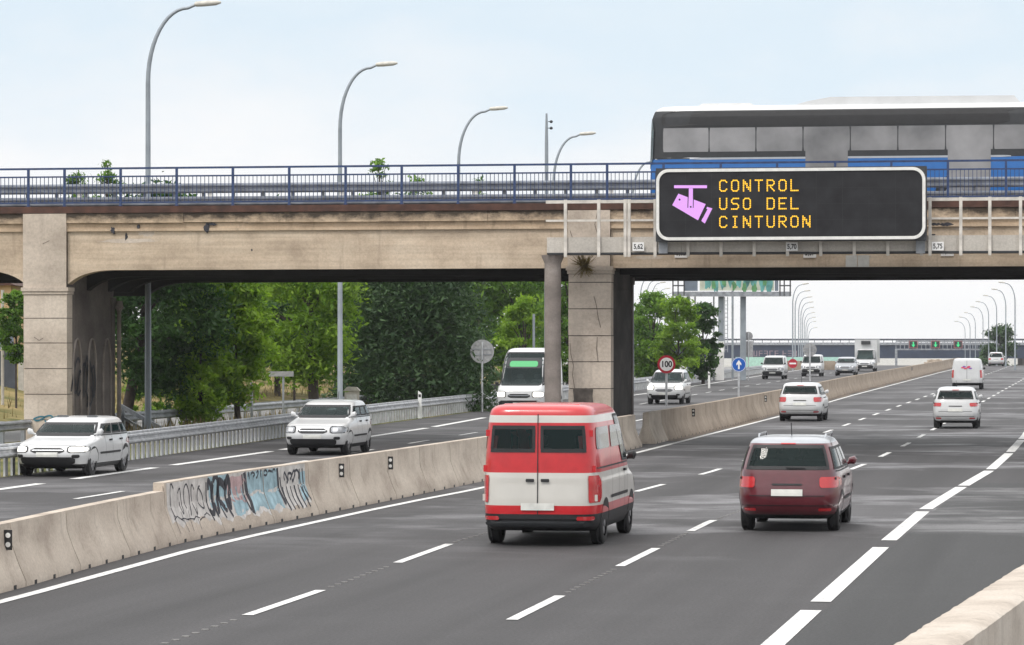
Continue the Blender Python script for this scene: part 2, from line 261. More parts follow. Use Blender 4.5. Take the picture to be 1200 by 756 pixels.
# ------------------------------------------------------------------ mesh builder
class MB:
    def __init__(s): s.v, s.f, s.m = [], [], []
    def add(s, vs, fs, mi=0):
        o = len(s.v); s.v += [tuple(v) for v in vs]; s.f += [tuple(i + o for i in f) for f in fs]; s.m += [mi] * len(fs)
    def box(s, x0, x1, y0, y1, z0, z1, mi=0):
        s.add([(x0,y0,z0),(x1,y0,z0),(x1,y1,z0),(x0,y1,z0),(x0,y0,z1),(x1,y0,z1),(x1,y1,z1),(x0,y1,z1)],
              [(0,3,2,1),(4,5,6,7),(0,1,5,4),(1,2,6,5),(2,3,7,6),(3,0,4,7)], mi)
    def bar(s, a, b, w, h, mi=0):                # rectangular bar between two points
        a, b = Vector(a), Vector(b); d = (b - a).normalized()
        u = d.cross(Vector((0,0,1))); u = Vector((1,0,0)) if u.length < 1e-4 else u.normalized(); q = u.cross(d)
        vs = [p + u*sx_*w/2 + q*sz*h/2 for p in (a, b) for sx_, sz in ((-1,-1),(1,-1),(1,1),(-1,1))]
        s.add(vs, [(0,1,2,3),(7,6,5,4),(0,4,5,1),(1,5,6,2),(2,6,7,3),(3,7,4,0)], mi)
    def tube(s, path, rad, n=10, mi=0, cap=True):
        P = [Vector(p) for p in path]; rs = rad if isinstance(rad, (list, tuple)) else [rad] * len(P); rings = []
        for i, p in enumerate(P):
            d = (P[min(i+1, len(P)-1)] - P[max(i-1, 0)]).normalized()
            ref = Vector((0,1,0)) if abs(d.y) < .9 else Vector((1,0,0))
            u = d.cross(ref).normalized(); q = d.cross(u)
            rings.append([p + (u*math.cos(2*math.pi*k/n) + q*math.sin(2*math.pi*k/n)) * rs[i] for k in range(n)])
        vs = [v for r in rings for v in r]; fs = []
        for i in range(len(P)-1):
            for k in range(n): fs.append((i*n+k, i*n+(k+1)%n, (i+1)*n+(k+1)%n, (i+1)*n+k))
        if cap: fs += [tuple(reversed(range(n))), tuple((len(P)-1)*n+k for k in range(n))]
        s.add(vs, fs, mi)
    def prism(s, poly, y0, y1, mi=0, axis='y'):   # polygon in (x,z) extruded along y, or (y,z) along x
        n = len(poly)
        if axis == 'y': vs = [(a, y0, b) for a, b in poly] + [(a, y1, b) for a, b in poly]
        elif axis == 'x': vs = [(y0, a, b) for a, b in poly] + [(y1, a, b) for a, b in poly]
        else: vs = [(a, b, y0) for a, b in poly] + [(a, b, y1) for a, b in poly]
        s.add(vs, [tuple(range(n)), tuple(reversed(range(n, 2*n)))] + [(i, n+i, n+(i+1)%n, (i+1)%n) for i in range(n)], mi)
    def sweep(s, path, prof, mi=0, closed=False):  # prof = (offset to the right, height) points
        n = len(prof); rows = []
        for i, p in enumerate(path):
            a, b = Vector(path[max(i-1,0)]), Vector(path[min(i+1,len(path)-1)]); d = (b-a); d.z = 0; d.normalize()
            r = Vector((d.y, -d.x, 0)); rows.append([Vector(p) + r*o + Vector((0,0,h)) for o, h in prof])
        vs = [v for r in rows for v in r]; fs = []; m = n if closed else n-1
        for i in range(len(path)-1):
            for k in range(m): fs.append((i*n+k, i*n+(k+1)%n, (i+1)*n+(k+1)%n, (i+1)*n+k))
        if closed: fs += [tuple(range(n)), tuple(reversed([(len(path)-1)*n+k for k in range(n)]))]
        s.add(vs, fs, mi)
    def grid(s, rows, mi=0):
        n = len(rows[0]); vs = [v for r in rows for v in r]
        s.add(vs, [(i*n+k, i*n+k+1, (i+1)*n+k+1, (i+1)*n+k) for i in range(len(rows)-1) for k in range(n-1)], mi)
    def disc(s, c, r, axis='y', n=28, mi=0, t=.0):
        c = Vector(c); pts = []
        for k in range(n):
            a = 2*math.pi*k/n; u, v = math.cos(a)*r, math.sin(a)*r
            pts.append(c + (Vector((u,0,v)) if axis == 'y' else Vector((0,u,v)) if axis == 'x' else Vector((u,v,0))))
        if not t: s.add(pts, [tuple(range(n))], mi)
        else:
            off = Vector((0,t,0)) if axis == 'y' else Vector((t,0,0)) if axis == 'x' else Vector((0,0,t))
            s.add(pts + [p+off for p in pts], [tuple(range(n)), tuple(reversed(range(n,2*n)))] + [(i,n+i,n+(i+1)%n,(i+1)%n) for i in range(n)], mi)
    def build(s, name, mats, parent=None, smooth=None, tone=None):
        me = bpy.data.meshes.new(name); me.from_pydata(s.v, [], s.f)
        for m in ([mats] if isinstance(mats, str) else mats): me.materials.append(M[m])
        me.polygons.foreach_set('material_index', s.m)
        if tone is not None:
            a = me.attributes.new('tone', 'FLOAT', 'FACE'); a.data.foreach_set('value', tone)
        me.update()
        if smooth is not None:
            me.polygons.foreach_set('use_smooth', [True]*len(me.polygons)); me.set_sharp_from_angle(angle=R(smooth))
        if tone is None:
            import bmesh
            bm = bmesh.new(); bm.from_mesh(me); bmesh.ops.recalc_face_normals(bm, faces=bm.faces); bm.to_mesh(me); bm.free()
        o = bpy.data.objects.new(name, me); COL.objects.link(o)
        if parent: o.parent = parent
        return o
def rrect(x0, x1, z0, z1, r, n=8):
    pts = []
    for cx, cz, a0 in ((x1-r,z1-r,0),(x0+r,z1-r,90),(x0+r,z0+r,180),(x1-r,z0+r,270)):
        for i in range(n+1): a = R(a0 + 90*i/n); pts.append((cx + r*math.cos(a), cz + r*math.sin(a)))
    return pts
def tag(o, label=None, cat=None, group=None, kind=None):
    if label: o['label'] = label
    if cat: o['category'] = cat
    if group: o['group'] = group
    if kind: o['kind'] = kind
    return o
def thing(name, label, cat, loc=(0,0,0), rz=0.0, group=None):
    o = bpy.data.objects.new(name, None); COL.objects.link(o); o.location = loc; o.rotation_euler = (0,0,rz); o.empty_display_size = .3
    return tag(o, label, cat, group)
def kids(o): return [c for c in bpy.data.objects if c.parent == o]
def copy_tree(o, parent=None):
    c = o.copy(); COL.objects.link(c)
    if parent: c.parent = parent
    for k in list(o.children): copy_tree(k, c)
    return c
def box_part(name, m, parent, *b):
    q = MB(); q.box(*b); return q.build(name, m, parent)

# ------------------------------------------------------------------ ground and roads
def gz(y):                                        # the road crests some 415 m away and falls beyond it
    return interp([(415, 0), (430, -.25), (460, -1.4), (520, -4.2), (600, -6.6), (700, -7.2), (20000, -7.2)], y)
YS = [-60, 0, 40, 80, 120, 160, 200, 240, 280, 320, 360, 400, 415, 422, 430, 440, 460, 480, 500, 520, 560, 600, 650, 700]
q = MB(); q.grid([[(x, y, gz(y) - .03) for x in (-2500, -400, -100, -60, -30, 0, 40, 400, 2500)] for y in [-300] + YS + [1200, 2500]])
tag(q.build('ground', 'plain_ground'), 'pale open ground around the motorway', kind='structure')

MID = [(30,-6.42),(58,-6.48),(66,-6.2),(76,-5.85),(86,-5.55),(102,-5.35),(176,-5.15),(258,-4.9),(700,-4.6)]
EDGE = [(30,-12.85),(39,-13.0),(50,-13.4),(63,-13.15),(71,-12.75),(94,-12.45),(137,-12.5),(192,-13.1),(322,-13.8),(700,-14.6)]
LEFT = [(30,-9.5),(42,-9.6),(52,-9.8),(62,-9.55),(72,-9.2),(80,-8.9),(90,-8.8),(700,-8.85)]
RIGHT = [(30,-3.25),(52,-3.08),(63,-2.95),(73,-2.62),(82,-2.28),(95,-2.08),(111,-1.95),(260,-1.6),(700,-1.2)]
BARR = [(28,-13.55),(40,-13.72),(46,-14.1),(52,-14.35),(65,-13.9),(80,-13.55),(95,-13.3),(120,-13.2),(160,-13.5),(202,-14.1),(322,-14.75),(420,-15.3),(700,-16)]
def strip(name, m, xl, xr, ys, dz, **k):
    q = MB(); q.grid([[(lerp(xl(y), xr(y), t), y, gz(y) + dz) for t in (0,.25,.5,.75,1)] for y in ys]); return q.build(name, m)
tag(strip('road', 'asphalt', lambda y: interp(BARR, y), lambda y: interp(RIGHT, y) + 9, YS, 0), 'dark asphalt of the right carriageway with pale patches of wear and painted sheen', kind='structure')
tag(strip('exit_lane', 'asphalt_new', lambda y: interp(RIGHT, y) + .16, lambda y: interp(RIGHT, y) + 8, [-60,-20,0,20,30,40,50,60,66,75], .004), 'newer darker asphalt of the lane right of the broken line', kind='structure')
tag(strip('oncoming_road', 'asphalt', lambda y: interp([(30,-24.6),(84,-24.8),(127,-26.4),(210,-28),(311,-29.9),(700,-38)], y), lambda y: interp(BARR, y), YS, 0), 'asphalt of the left carriageway beyond the median barrier', kind='structure')
tag(strip('frontage_road', 'asphalt_pale', lambda y: -41.5, lambda y: -33 - max(0, y - 200) * .03, [20,60,100,140,180,220,260,300,340,400], .004), 'pale side road running behind the trees', kind='structure')
q = MB(); q.grid([[(interp([(30,-24.6),(84,-24.8),(127,-26.4),(210,-28),(311,-29.9),(700,-38)], y), y, gz(y)+.002), (-33 - max(0, y-200)*.03, y, gz(y)+.002)] for y in YS if 0 <= y <= 400])
tag(q.build('verge', 'verge'), 'strip of dry grass and soil behind the guardrail', kind='structure')
rows = []
for y in range(40, 301, 10):
    rows.append([(-41.5 - d, y, z + random.uniform(-.15,.15) * (d > 0)) for d, z in ((0,0),(4,.5),(8,1.4),(13,2.3),(20,3),(45,3.4),(60,3))])
q = MB(); q.grid(rows); tag(q.build('hillside', 'dry_grass', smooth=60), 'low bank of dry grass beyond the side road', kind='structure')

# painted lines, 4 mm above the asphalt
q = MB()
def line(tab, y0, y1, wd, n=6, off=0):
    q.grid([[(interp(tab, y) + off - wd/2, y, gz(y)+.008), (interp(tab, y) + off + wd/2, y, gz(y)+.008)] for y in [lerp(y0, y1, i/n) for i in range(n+1)]])
line(EDGE, 20, 470, .17, 110)
for y0, y1 in ((37.4,41.0),(46.5,50.6),(55.2,58.6)): line(MID, y0, y1, .14)
y = 64.1
while y < 450: line(MID, y, y+3.6, .14, 4); y += 9
for y0, y1 in ((19.5,23.1),(28.4,32),(37.5,41.4),(46.7,51.1)): line(LEFT, y0, y1, .14)
y = 60.4
while y < 450: line(LEFT, y, y+3.6, .14, 4); y += 9
for y0, y1 in ((16,27.2),(28,39.3),(40.6,51.4),(53.2,62.2),(63.1,72.7),(73.4,81.8),(82.8,94.5),(95.6,107),(108,119)): line(RIGHT, y0, y1, .25, 8)
LTH = [(40,-22.7),(92,-22.9),(118,-23.4),(134,-24.2),(210,-26),(290,-28.1),(420,-31)]
for y0, y1 in ((47,57),(60.5,71),(73.5,80.3),(82,92.5),(94,104.5),(106.5,117.8),(119.6,134)): line(LTH, y0, y1, .26, 6)
line(LTH, 136, 420, .2, 40)
LD = [(40,-19.9),(67,-19.95),(102,-20.5),(112,-20.6),(207,-22.6),(420,-25)]
y = 28.3
while y < 420: line(LD, y, y+3.4, .13, 3); y += 9
LD2 = [(40,-16.9),(102,-17.1),(207,-18.2),(420,-20)]
y = 30.5
while y < 420: line(LD2, y, y+3.4, .13, 3); y += 9
line([(20,-14.9),(52,-15.2),(95,-14.5),(200,-15.2),(420,-16.4)], 20, 420, .14, 60)
tag(q.build('road_markings', 'road_paint'), 'white painted lane lines and dashes', kind='structure')
# rows of small rumble dots between the dashes
q = MB()
for tab, gaps in ((MID, ((41.6,46),(51.2,54.8),(59.2,63.6))), (LEFT, ((32.6,37),(42,46.2),(51.6,60)))):
    for a, b in gaps:
        yy = a
        while yy < b:
            x = interp(tab, yy); q.box(x-.04, x+.04, yy, yy+.06, .0, .010); yy += .42
tag(q.build('road_studs', 'asphalt_pale'), kind='structure')

# ------------------------------------------------------------------ median barrier
JP = [(-.30,0),(.30,0),(.30,.07),(.20,.30),(.105,.56),(.09,1),(-.09,1),(-.105,.56),(-.20,.30),(-.30,.07)]
def jprof(h): return [(o, z if z < .6 else h) for o, z in JP]
def jface(h, t):                                   # right-hand face, t 0..1 bottom to top
    pts = [p for p in jprof(h)[1:6]]; ls = [math.dist(a,b) for a,b in zip(pts,pts[1:])]; d = t*sum(ls)
    for (a,b),l in zip(zip(pts,pts[1:]),ls):
        if d <= l: return (lerp(a[0],b[0],d/l), lerp(a[1],b[1],d/l))
        d -= l
    return pts[-1]
def seg_mesh(L, h):
    q = MB(); pr = jprof(h); c = .012
    inner = [(o*.985, z*.995) for o, z in pr]
    q.sweep([(0,c,0),(0,L-c,0)], pr, closed=True)
    q.box(-.07,.07,-.02,c,.05,h-.05,0)
    for k in range(3):                            # drain notches at the foot
        yy = L*(k+.5)/3; q.box(.24,.303,yy-.06,yy+.06,-.01,.055,1)
    return q
SEG = 3.0
protos = {}
yb = 23.4; k = 0; segs = []
while yb < 428:
    if 99.5 < yb + 1.5 < 102: yb += SEG; k += 1; continue
    h = .83 if yb + 1.5 < 51.8 else .96
    old = yb > 104
    a = Vector((interp(BARR, yb), yb, gz(yb))); b = Vector((interp(BARR, yb+SEG), yb+SEG, gz(yb+SEG)))
    key = (h, old)
    if key not in protos:
        o = protos[key] = seg_mesh(SEG, h).build('jersey_barrier', ['old_barrier_concrete' if old else 'barrier_concrete', 'black_plastic'], smooth=35)
    else: o = protos[key].copy(); COL.objects.link(o)
    d = b - a
    o.location = a; o.rotation_euler = (math.atan2(d.z, d.length), 0, math.atan2(-d.x, d.y))
    tag(o, group='concrete barrier segments along the median', cat='barrier')
    o['label'] = ('lower plain concrete median barrier segment near the camera' if h < .9 else
                  'plain clean concrete median barrier segment between graffiti and bridge pier' if not old else
                  'weathered brown concrete median barrier segment beyond the bridge')
    segs.append((yb, h, o)); yb += SEG; k += 1
# graffiti on four of the taller segments
def ribbon(q, pts, wd, face, mi):
    P = [Vector((p[0], p[1])) for p in pts]; L_, R_ = [], []
    for i, p in enumerate(P):
        d = P[min(i+1,len(P)-1)] - P[max(i-1,0)]
        if d.length < 1e-6: d = Vector((1,0))
        d.normalize(); n = Vector((-d.y, d.x)) * wd/2
        L_.append(face(p + n)); R_.append(face(p - n))
    q.grid([[a, b] for a, b in zip(L_, R_)], mi)
def scrawl(x0, x1, z0, z1, rnd, n=3):
    """letter-like stroke of joined arcs"""
    pts = []
    cx, cz, rx, rz = (x0+x1)/2, (z0+z1)/2, (x1-x0)/2, (z1-z0)/2
    a0, a1 = rnd.choice([(40,320),(220,-80),(90,450),(150,-150),(200,520),(-60,200),(0,180),(270,60),(180,-20)]); ph = rnd.uniform(0,6)
    kx, kz = rnd.uniform(.6,1), rnd.uniform(.7,1); sk = rnd.uniform(-.3,.3)
    for i in range(22):
        t = i/21; a = R(lerp(a0,a1,t)); r2 = .6 + .4*math.cos(2*a + sk*6)
        pts.append((cx + rx*kx*math.cos(a)*(.6+.4*r2) + sk*(t-.5)*rx + rx*.25*math.sin(7*t+ph), cz + rz*kz*(.8*math.sin(a) + .3*math.sin(5*t+ph*2)*(.4+t))))
    return pts
rnd = random.Random(11)
gsegs = [t for t in segs if 50.2 < t[0] < 59.2]
glabels = ['median barrier segment with thin black scrawled letters at the raised step', 'median barrier segment with heavy black, pink and blue graffiti',
           'last graffiti covered median barrier segment with blue block and tall dark letters']
# graffiti drawn along the three segments as one 9 m run: (distance, height) strokes, cut at each segment joint
strokes = []
def st(pts, wd, mi, lift=.004): strokes.append((pts, wd, mi, lift))
for c in range(5): st(scrawl(.25+c*.42,.66+c*.42,.40,.95,rnd), .03, 0)
for c in range(6): st([(.3+c*.36,.30+rnd.uniform(0,.1)),(.5+c*.36,.42+rnd.uniform(-.1,.1)),(.8+c*.33,.34)], .02, 0)
for c in range(4): st([(.35+c*.45,.5),(.33+c*.45+rnd.uniform(-.1,.1),.15)], .015, 0)
for c in range(4): st(scrawl(2.5+c*.36,2.95+c*.36,.35,.97,rnd), rnd.uniform(.10,.17), 0)
for c in range(4): st([(2.55+c*.38,.9),(2.5+c*.38,.45),(2.62+c*.38,.25)], rnd.uniform(.05,.13), 0)
for c in range(4): st(scrawl(3.9+c*.22,4.3+c*.22,.4,.92,rnd), .045, 3)
for c in range(3): st([(4.0+c*.3,.75),(4.15+c*.3,.5),(4.0+c*.3,.3)], .06, 1)
st([(4.85,.98),(4.92,.7),(5.05,.45),(4.98,.24)], .16, 0); st([(4.70,.95),(4.75,.6),(4.9,.3)], .07, 0)
for c in range(7): st(scrawl(5.0+c*.26,5.22+c*.26,.85,.97,rnd), .04, 0)
st([(6.9,.97),(6.95,.6),(7.1,.3)], .12, 0); st([(7.05,.8),(7.15,.5),(7.25,.22)], .06, 0)
for c in range(6): st([(7.2+c*.26,.62),(7.17+c*.26,.42),(7.28+c*.26,.18)], rnd.uniform(.03,.09), 0)
for c in range(4): st(scrawl(7.25+c*.26,7.6+c*.26,.64,.92,rnd), .05, 0)
for c in range(2): st([(8.35+c*.2,.9),(8.42+c*.2,.5),(8.6+c*.2,.3)], .06, 0)
fills = [(.12,2.4,.30,.99,2),(2.4,8.75,.22,.99,2),(2.7,3.9,.42,.98,1),(4.0,4.8,.28,.55,1),(5.0,6.95,.30,.97,1),(8.3,8.75,.34,.85,1),(3.8,4.75,.55,.93,3)]
for i, (y0, h, o) in enumerate(gsegs):
    o['label'] = glabels[i]
    def face(p, h=h, lift=.004):
        of, z = jface(h, min(.985, max(.04, p.y))); return Vector((of + lift, p.x, z))
    q = MB(); base = 3.0*i
    for j, (ya, yb_, t0, t1, mi) in enumerate(fills):
        ya, yb_ = max(ya-base, .02), min(yb_-base, 2.98)
        if yb_-ya < .03: continue
        n = max(4, int((yb_-ya)/.09)); lo = [t0+.05*math.sin(u_*.7+j)+rnd.uniform(-.03,.03) for u_ in range(n+1)]; hi = [min(.985, t1+rnd.uniform(-.02,.01)) for _ in range(n+1)]
        q.grid([[face(Vector((lerp(ya,yb_,u/n), lerp(lo[u],hi[u],k_/9))), lift=.0012+.0004*j) for u in range(n+1)] for k_ in range(10)], mi)
    for pts, wd, mi, lift in strokes:
        dense = []
        for (xa, za), (xb, zb_) in zip(pts, pts[1:]):
            for k_ in range(4): dense.append((lerp(xa,xb,k_/4)-base, lerp(za,zb_,k_/4)))
        dense.append((pts[-1][0]-base, pts[-1][1])); run = []
        for d_ in dense + [(99,0)]:
            if .01 < d_[0] < 2.99: run.append(d_)
            else:
                if len(run) > 1: ribbon(q, run, wd, lambda p: face(p, lift=.005), mi)
                run = []
    q.build('graffiti', ['graffiti_black','graffiti_blue','graffiti_white','graffiti_pink'], o)
# reflectors clipped on the barrier faces
def barrier_point(px, py):
    best = None
    for y0, h, o in segs:
        for j in range(30):
            yy = y0 + SEG*j/30; p = Vector((interp(BARR, yy)+.1, yy, h*.75)); D = -p.x*SI + p.y*CO
            X = 600 + F*(p.x*CO + p.y*SI)/D
            if best is None or abs(X-px) < best[0]: best = (abs(X-px), p, h)
    return best[1], best[2]
for px, lab in ((6,'black barrier reflector with two white dots near the bottom left'),(397,'small black reflector on the barrier just past the graffiti'),(455,'black and white reflector on the plain barrier before the red van'),
                (811,'black reflector on the weathered barrier by the speed sign'),(896,'black reflector on the weathered barrier by the blue arrow sign'),(1068,'far black reflector on the weathered barrier beside the white truck')):
    p, h = barrier_point(px, 0)
    r = thing('barrier_reflector', lab, 'reflector', p, 0, 'reflectors on the median barrier')
    q = MB(); q.box(.0,.03,-.01,.02,-.13,.13); q.box(-.02,.10,-.012,-.008,-.13,.13); q.build('backplate', 'black_plastic', r)
    for dz in (-.06,.06):
        q = MB(); q.disc((.045,-.016,dz), .034, 'y', 14); q.build('reflector_dot', 'white_plastic', r)
# right-hand parapet close to the camera
q = MB(); path = []
for yy in [16,19,22,25.2,27,29,31,33.5,36,40,50,60,75]:
    path.append((interp([(16,-2.3),(25.2,-1.30),(33.5,-.59),(40,.05),(60,2.1),(75,3.7)], yy)+.24, yy, .03))
fine = []
for a, b in zip(path, path[1:]):
    for i in range(12): fine.append(tuple(Vector(a).lerp(Vector(b), i/12)))
rr = random.Random(3)
rows = []
for p in fine:
    j = rr.uniform(-.006,.006); j2 = rr.uniform(-.005,.005)
    rows.append([Vector(p)+Vector(o) for o in ((-.36+j*.5,0,0),(-.36+j,0,.82),(-.33+j,0,.885+j2),(-.29+j,0,.90+j2*.5),(0,0,.915),(.1,0,.90),(.15+j2,0,.87),(.16,0,0))])
q.grid(rows); tag(q.build('parapet_wall', 'parapet_concrete', smooth=50), 'thick pale concrete parapet with chipped top edge at the bottom right corner', 'wall')

tag(strip('soil_strip', 'foot_soil', lambda y: interp(BARR, y)+.2, lambda y: interp(BARR, y)+.62+.12*math.sin(y*.31), [104+i*3 for i in range(103)], .006), 'brown soil gathered along the foot of the weathered barrier', kind='structure')

# ------------------------------------------------------------------ guardrails
WB = [(0,-.15),(.03,-.13),(.075,-.10),(.075,-.06),(.02,-.03),(.02,.03),(.075,.06),(.075,.10),(.03,.13),(0,.15)]
def guardrail(name, lab, path, ztop, spacing, postw, depth, mats, dense=None):
    r = thing(name, lab, 'guardrail', path[0])
    o0 = Vector(path[0]); P = [Vector(p) - o0 for p in path]
    fine = []
    for a, b in zip(P, P[1:]):
        n = max(2, int((b-a).length/4))
        for i in range(n): fine.append(a.lerp(b, i/n))
    fine.append(P[-1])
    q = MB(); q.sweep(fine, [(o+.06, ztop-.16+z) for o, z in WB]); q.build('beam', mats[0], r, smooth=50)
    if dense: q = MB(); q.sweep(fine, [(-.03,ztop-.02),(.10,ztop-.02),(.10,ztop+.025),(-.03,ztop+.025)], closed=True); q.build('top_rail', mats[0], r)
    tot = 0; pos = []
    for a, b in zip(P, P[1:]):
        L = (b-a).length; t = (spacing - tot % spacing) % spacing if pos else 0
        while t < L: pos.append(a.lerp(b, t/L)); t += spacing
        tot += L
    def post(q, p):
        q.box(p.x-depth/2, p.x+depth/2, p.y-postw/2, p.y+postw/2, p.z-.15, p.z+ztop-(.05 if dense else .0))
    first = None
    for p in pos[:100]:
        if first is None:
            q = MB(); post(q, Vector()); first = q.build('post', mats[1], r); o = first
        else: o = first.copy(); COL.objects.link(o); o.parent = r
        o.location = p
    if len(pos) > 100:
        q = MB()
        for p in pos[100:]: post(q, p)
        tag(q.build('post', mats[1], r), kind='stuff')
    return r
GU = [(56,-24.9),(70,-24.85),(83.7,-24.9),(105,-25.8),(127.3,-26.64),(144.3,-26.97),(210,-27.9),(239,-28.3),(311,-30.0),(400,-33)]
guardrail('guardrail', 'long galvanised guardrail with dense upright slats left of the oncoming lanes', [(x,y,0) for y,x in GU], .74, .55, .20, .05, ('galvanised','galvanised'), True)
guardrail('guardrail', 'second plain guardrail standing behind the roadside trees', [(-32.2,70,0),(-32,110,0),(-31.4,138,0),(-32,160,0)], .74, 2.0, .14, .12, ('galvanised_dull','galvanised_dull'))
guardrail('guardrail', 'short dark guardrail behind the far end of the dark conifer', [(-32.2,166,0),(-32.6,190,0),(-34,230,0)], .74, 2.0, .12, .10, ('dark_metal','dark_metal'))
# white marker posts
for px, py, hh, lab in ((104.5,508,.95,'white marker post on guardrail in front of the left pier'),(492,470,.9,'white marker post on guardrail below the dark conifer'),(831,439,.9,'white marker post on guardrail under the billboard')):
    D = 3900*2.3/(py-398+.0) if px > 800 else {104.5:87.5,492:135}[px]
    p = at(px, py, D); p.z = 0
    r = thing('marker_post', lab, 'marker post', p, 0, 'white marker posts'); q = MB(); q.prism([(-.07,0),(.07,0),(.07,1.02),(-.07,1.12)], -.03, .03); q.build('post_body', 'white_plastic', r); box_part('reflector', 'sign_black', r, -.05,.05,-.034,-.031,.86,.98)

# ------------------------------------------------------------------ the bridge
YF = 98.6
def bx(px, y=YF): return atY(px, 398, y).x
def bz(px, py, y=YF): return atY(px, py, y).z
XL, XR = bx(-330), bx(1560)
ZS = 5.36                                        # underside of the edge girder
lp0, lp1 = bx(29.5), bx(80); rp0, rp1 = bx(667), bx(716.5)
bridge = thing('road_bridge', 'old tan concrete road bridge crossing both carriageways on two piers', 'bridge')
def haunch(zs, z0):
    dz = z0 - 4.92
    c = [(79,333.6),(83,330.2),(87,327.4),(93,324),(100,321.2),(109,318.8),(118,317.4),(130,316.6)]
    Rr = [(bx(px), bz(px,py) - .0) for px,py in c]
    k = [(x, zs - (ZS - min(z, ZS))*1.0) for x, z in Rr]
    l = [(lp0 - (x - lp1), z) for x, z in k]
    return l, k
def girder_poly(zs, ztop):
    l, k = haunch(zs, 0)
    pts = [(XL, ztop), (XL, zs)] + list(reversed(l)) + [(lp0, l[0][1]), (lp1, k[0][1])] + k + [(XR, zs), (XR, ztop)]
    out = [pts[0]]
    for p in pts[1:]:
        if math.dist(p, out[-1]) > 1e-4: out.append(p)
    return out
q = MB(); q.prism(girder_poly(ZS, 6.52), YF, YF+.5); q.build('edge_girder', ['bridge_concrete'], bridge)
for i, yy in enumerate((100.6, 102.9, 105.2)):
    q = MB(); q.prism(girder_poly(ZS-.16, 6.6), yy, yy+.45); q.build('inner_girder', 'shade_dark_concrete', bridge)
q = MB(); q.prism(girder_poly(ZS-.24, 6.6), 107.2, 107.65); q.build('edge_girder', 'shade_dark_concrete', bridge)
box_part('soffit_slab', 'shade_dark_concrete', bridge, XL, XR, YF+.1, 107.6, 6.605, 6.80)
box_part('deck_slab', 'shade_dark_concrete', bridge, XL, XR, YF-.02, 108.6, 6.803, 7.08)
box_part('deck_surface', 'asphalt_new', bridge, XL, XR, YF+1.5, 108.4, 7.083, 7.16)
# cornice: two ledges with a shadow gap, slightly broken
q = MB(); rr = random.Random(5); x = XL
while x < XR:
    n = x + rr.uniform(1.2, 3.6); j = rr.uniform(-.012,.012)
    q.box(x, min(n, XR)-.006, YF-.13+j, YF+.3, 6.78+rr.uniform(-.012,.012), 7.075); x = n
q.build('cornice', 'cornice_concrete', bridge)
q = MB(); q.box(XL, XR, YF-.03, YF+.3, 6.60, 6.775); q.box(XL, XR, YF-.085, YF+.3, 6.523, 6.60); q.build('cornice_moulding', 'cornice_concrete', bridge)
box_part('edge_plate', 'rust_steel', bridge, XL, XR, YF-.17, YF+.05, 7.083, 7.285)
box_part('footway', 'barrier_concrete', bridge, XL, XR, YF+.055, YF+1.5, 7.083, 7.25)
# dark broken patches and repairs on the girder face
def blotch(cx, cz, rx, rz, yy, rnd, n=16):
    return [(cx + rx*math.cos(2*math.pi*k/n)*rnd.uniform(.55,1.1), cz + rz*math.sin(2*math.pi*k/n)*rnd.uniform(.5,1.1)) for k in range(n)]
rb = random.Random(21)
for px, py, rx, rz in ((133,270,3,5),(148,277,2,5),(163,266,2,3),(243,267,4,6),(249,263,7,2),(295,293,1.2,1.6),(700,290,1,6),(1095,263,8,2),(1109,263,9,2.4),(1094,275,3,1.2)):
    c = atY(px, py, YF); s = 39
    q = MB(); q.prism(blotch(c.x, c.z, rx/s, rz/s, 0, rb, 26), YF-.006 - (.085 if 261 < py < 271 else 0), YF+.02); q.build('spalled_patch', 'graffiti_black', bridge)

for px, py, rx, rz in ((172,270,14,9),(185,266,10,6),(60,262,3,2),(150,282,46,3),(760,302,22,2.5),(1010,301,16,2.5),(420,262,30,2),(330,258,14,2),(1130,268,14,2)):
    c = atY(px, py, YF); s = 39
    q = MB(); q.prism(blotch(c.x, c.z, rx/s, rz/s, 0, rb, 34), YF-.003, YF+.02); q.build('limescale_patch', 'pier_concrete', bridge)

q = MB(); c = atY(1005, 306, YF)
for d in (-.36,.0): q.box(c.x+d+.01, c.x+d+.345, YF-.012, YF+.02, c.z-.17, c.z+.17)
q.build('repair_panel', 'patch_repair', bridge)
# piers
def pier(x0, x1, capz, zcourses, y1, side):
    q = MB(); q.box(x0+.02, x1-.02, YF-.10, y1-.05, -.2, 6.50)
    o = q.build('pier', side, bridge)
    q = MB(); zz = [capz[0]] + zcourses + [-.2]; rj = random.Random(int(x0*10))
    for a, b in zip(zz, zz[1:]):
        j = rj.uniform(-.008,.008); q.box(x0+j*.4, x1+j*.4, YF-.14+j, YF+.42, b+.012, a-.012)
    q.build('course', 'pier_concrete', o)
    q = MB(); q.box(x0-.02, x1-.02, YF-.16, YF-.01, capz[1], 7.07); q.box(x0-.015, x1-.025, YF-.155, YF-.01, 6.60, 7.0)
    q.build('pilaster', 'pier_concrete', o)
    q = MB(); q.box(x0-.07, x1+.06, YF-.22, YF+.45, lerp(capz[0],capz[1],.45), capz[1]); q.box(x0-.035, x1+.03, YF-.18, YF+.45, capz[0], lerp(capz[0],capz[1],.45)-.004)
    q.build('capital', 'pier_concrete', o)
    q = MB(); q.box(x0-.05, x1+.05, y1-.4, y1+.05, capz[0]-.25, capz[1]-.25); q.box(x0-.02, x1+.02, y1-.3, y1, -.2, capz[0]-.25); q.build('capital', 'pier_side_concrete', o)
    return o
zL = lambda py: bz(55, py); zR = lambda py: bz(691, py)
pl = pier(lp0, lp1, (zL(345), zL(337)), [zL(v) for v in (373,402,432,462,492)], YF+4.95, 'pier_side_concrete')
pr = pier(rp0, rp1, (zR(321), zR(312)), [zR(v) for v in (331,362,393.5,424,455.5)], YF+4.85, 'shade_dark_side')
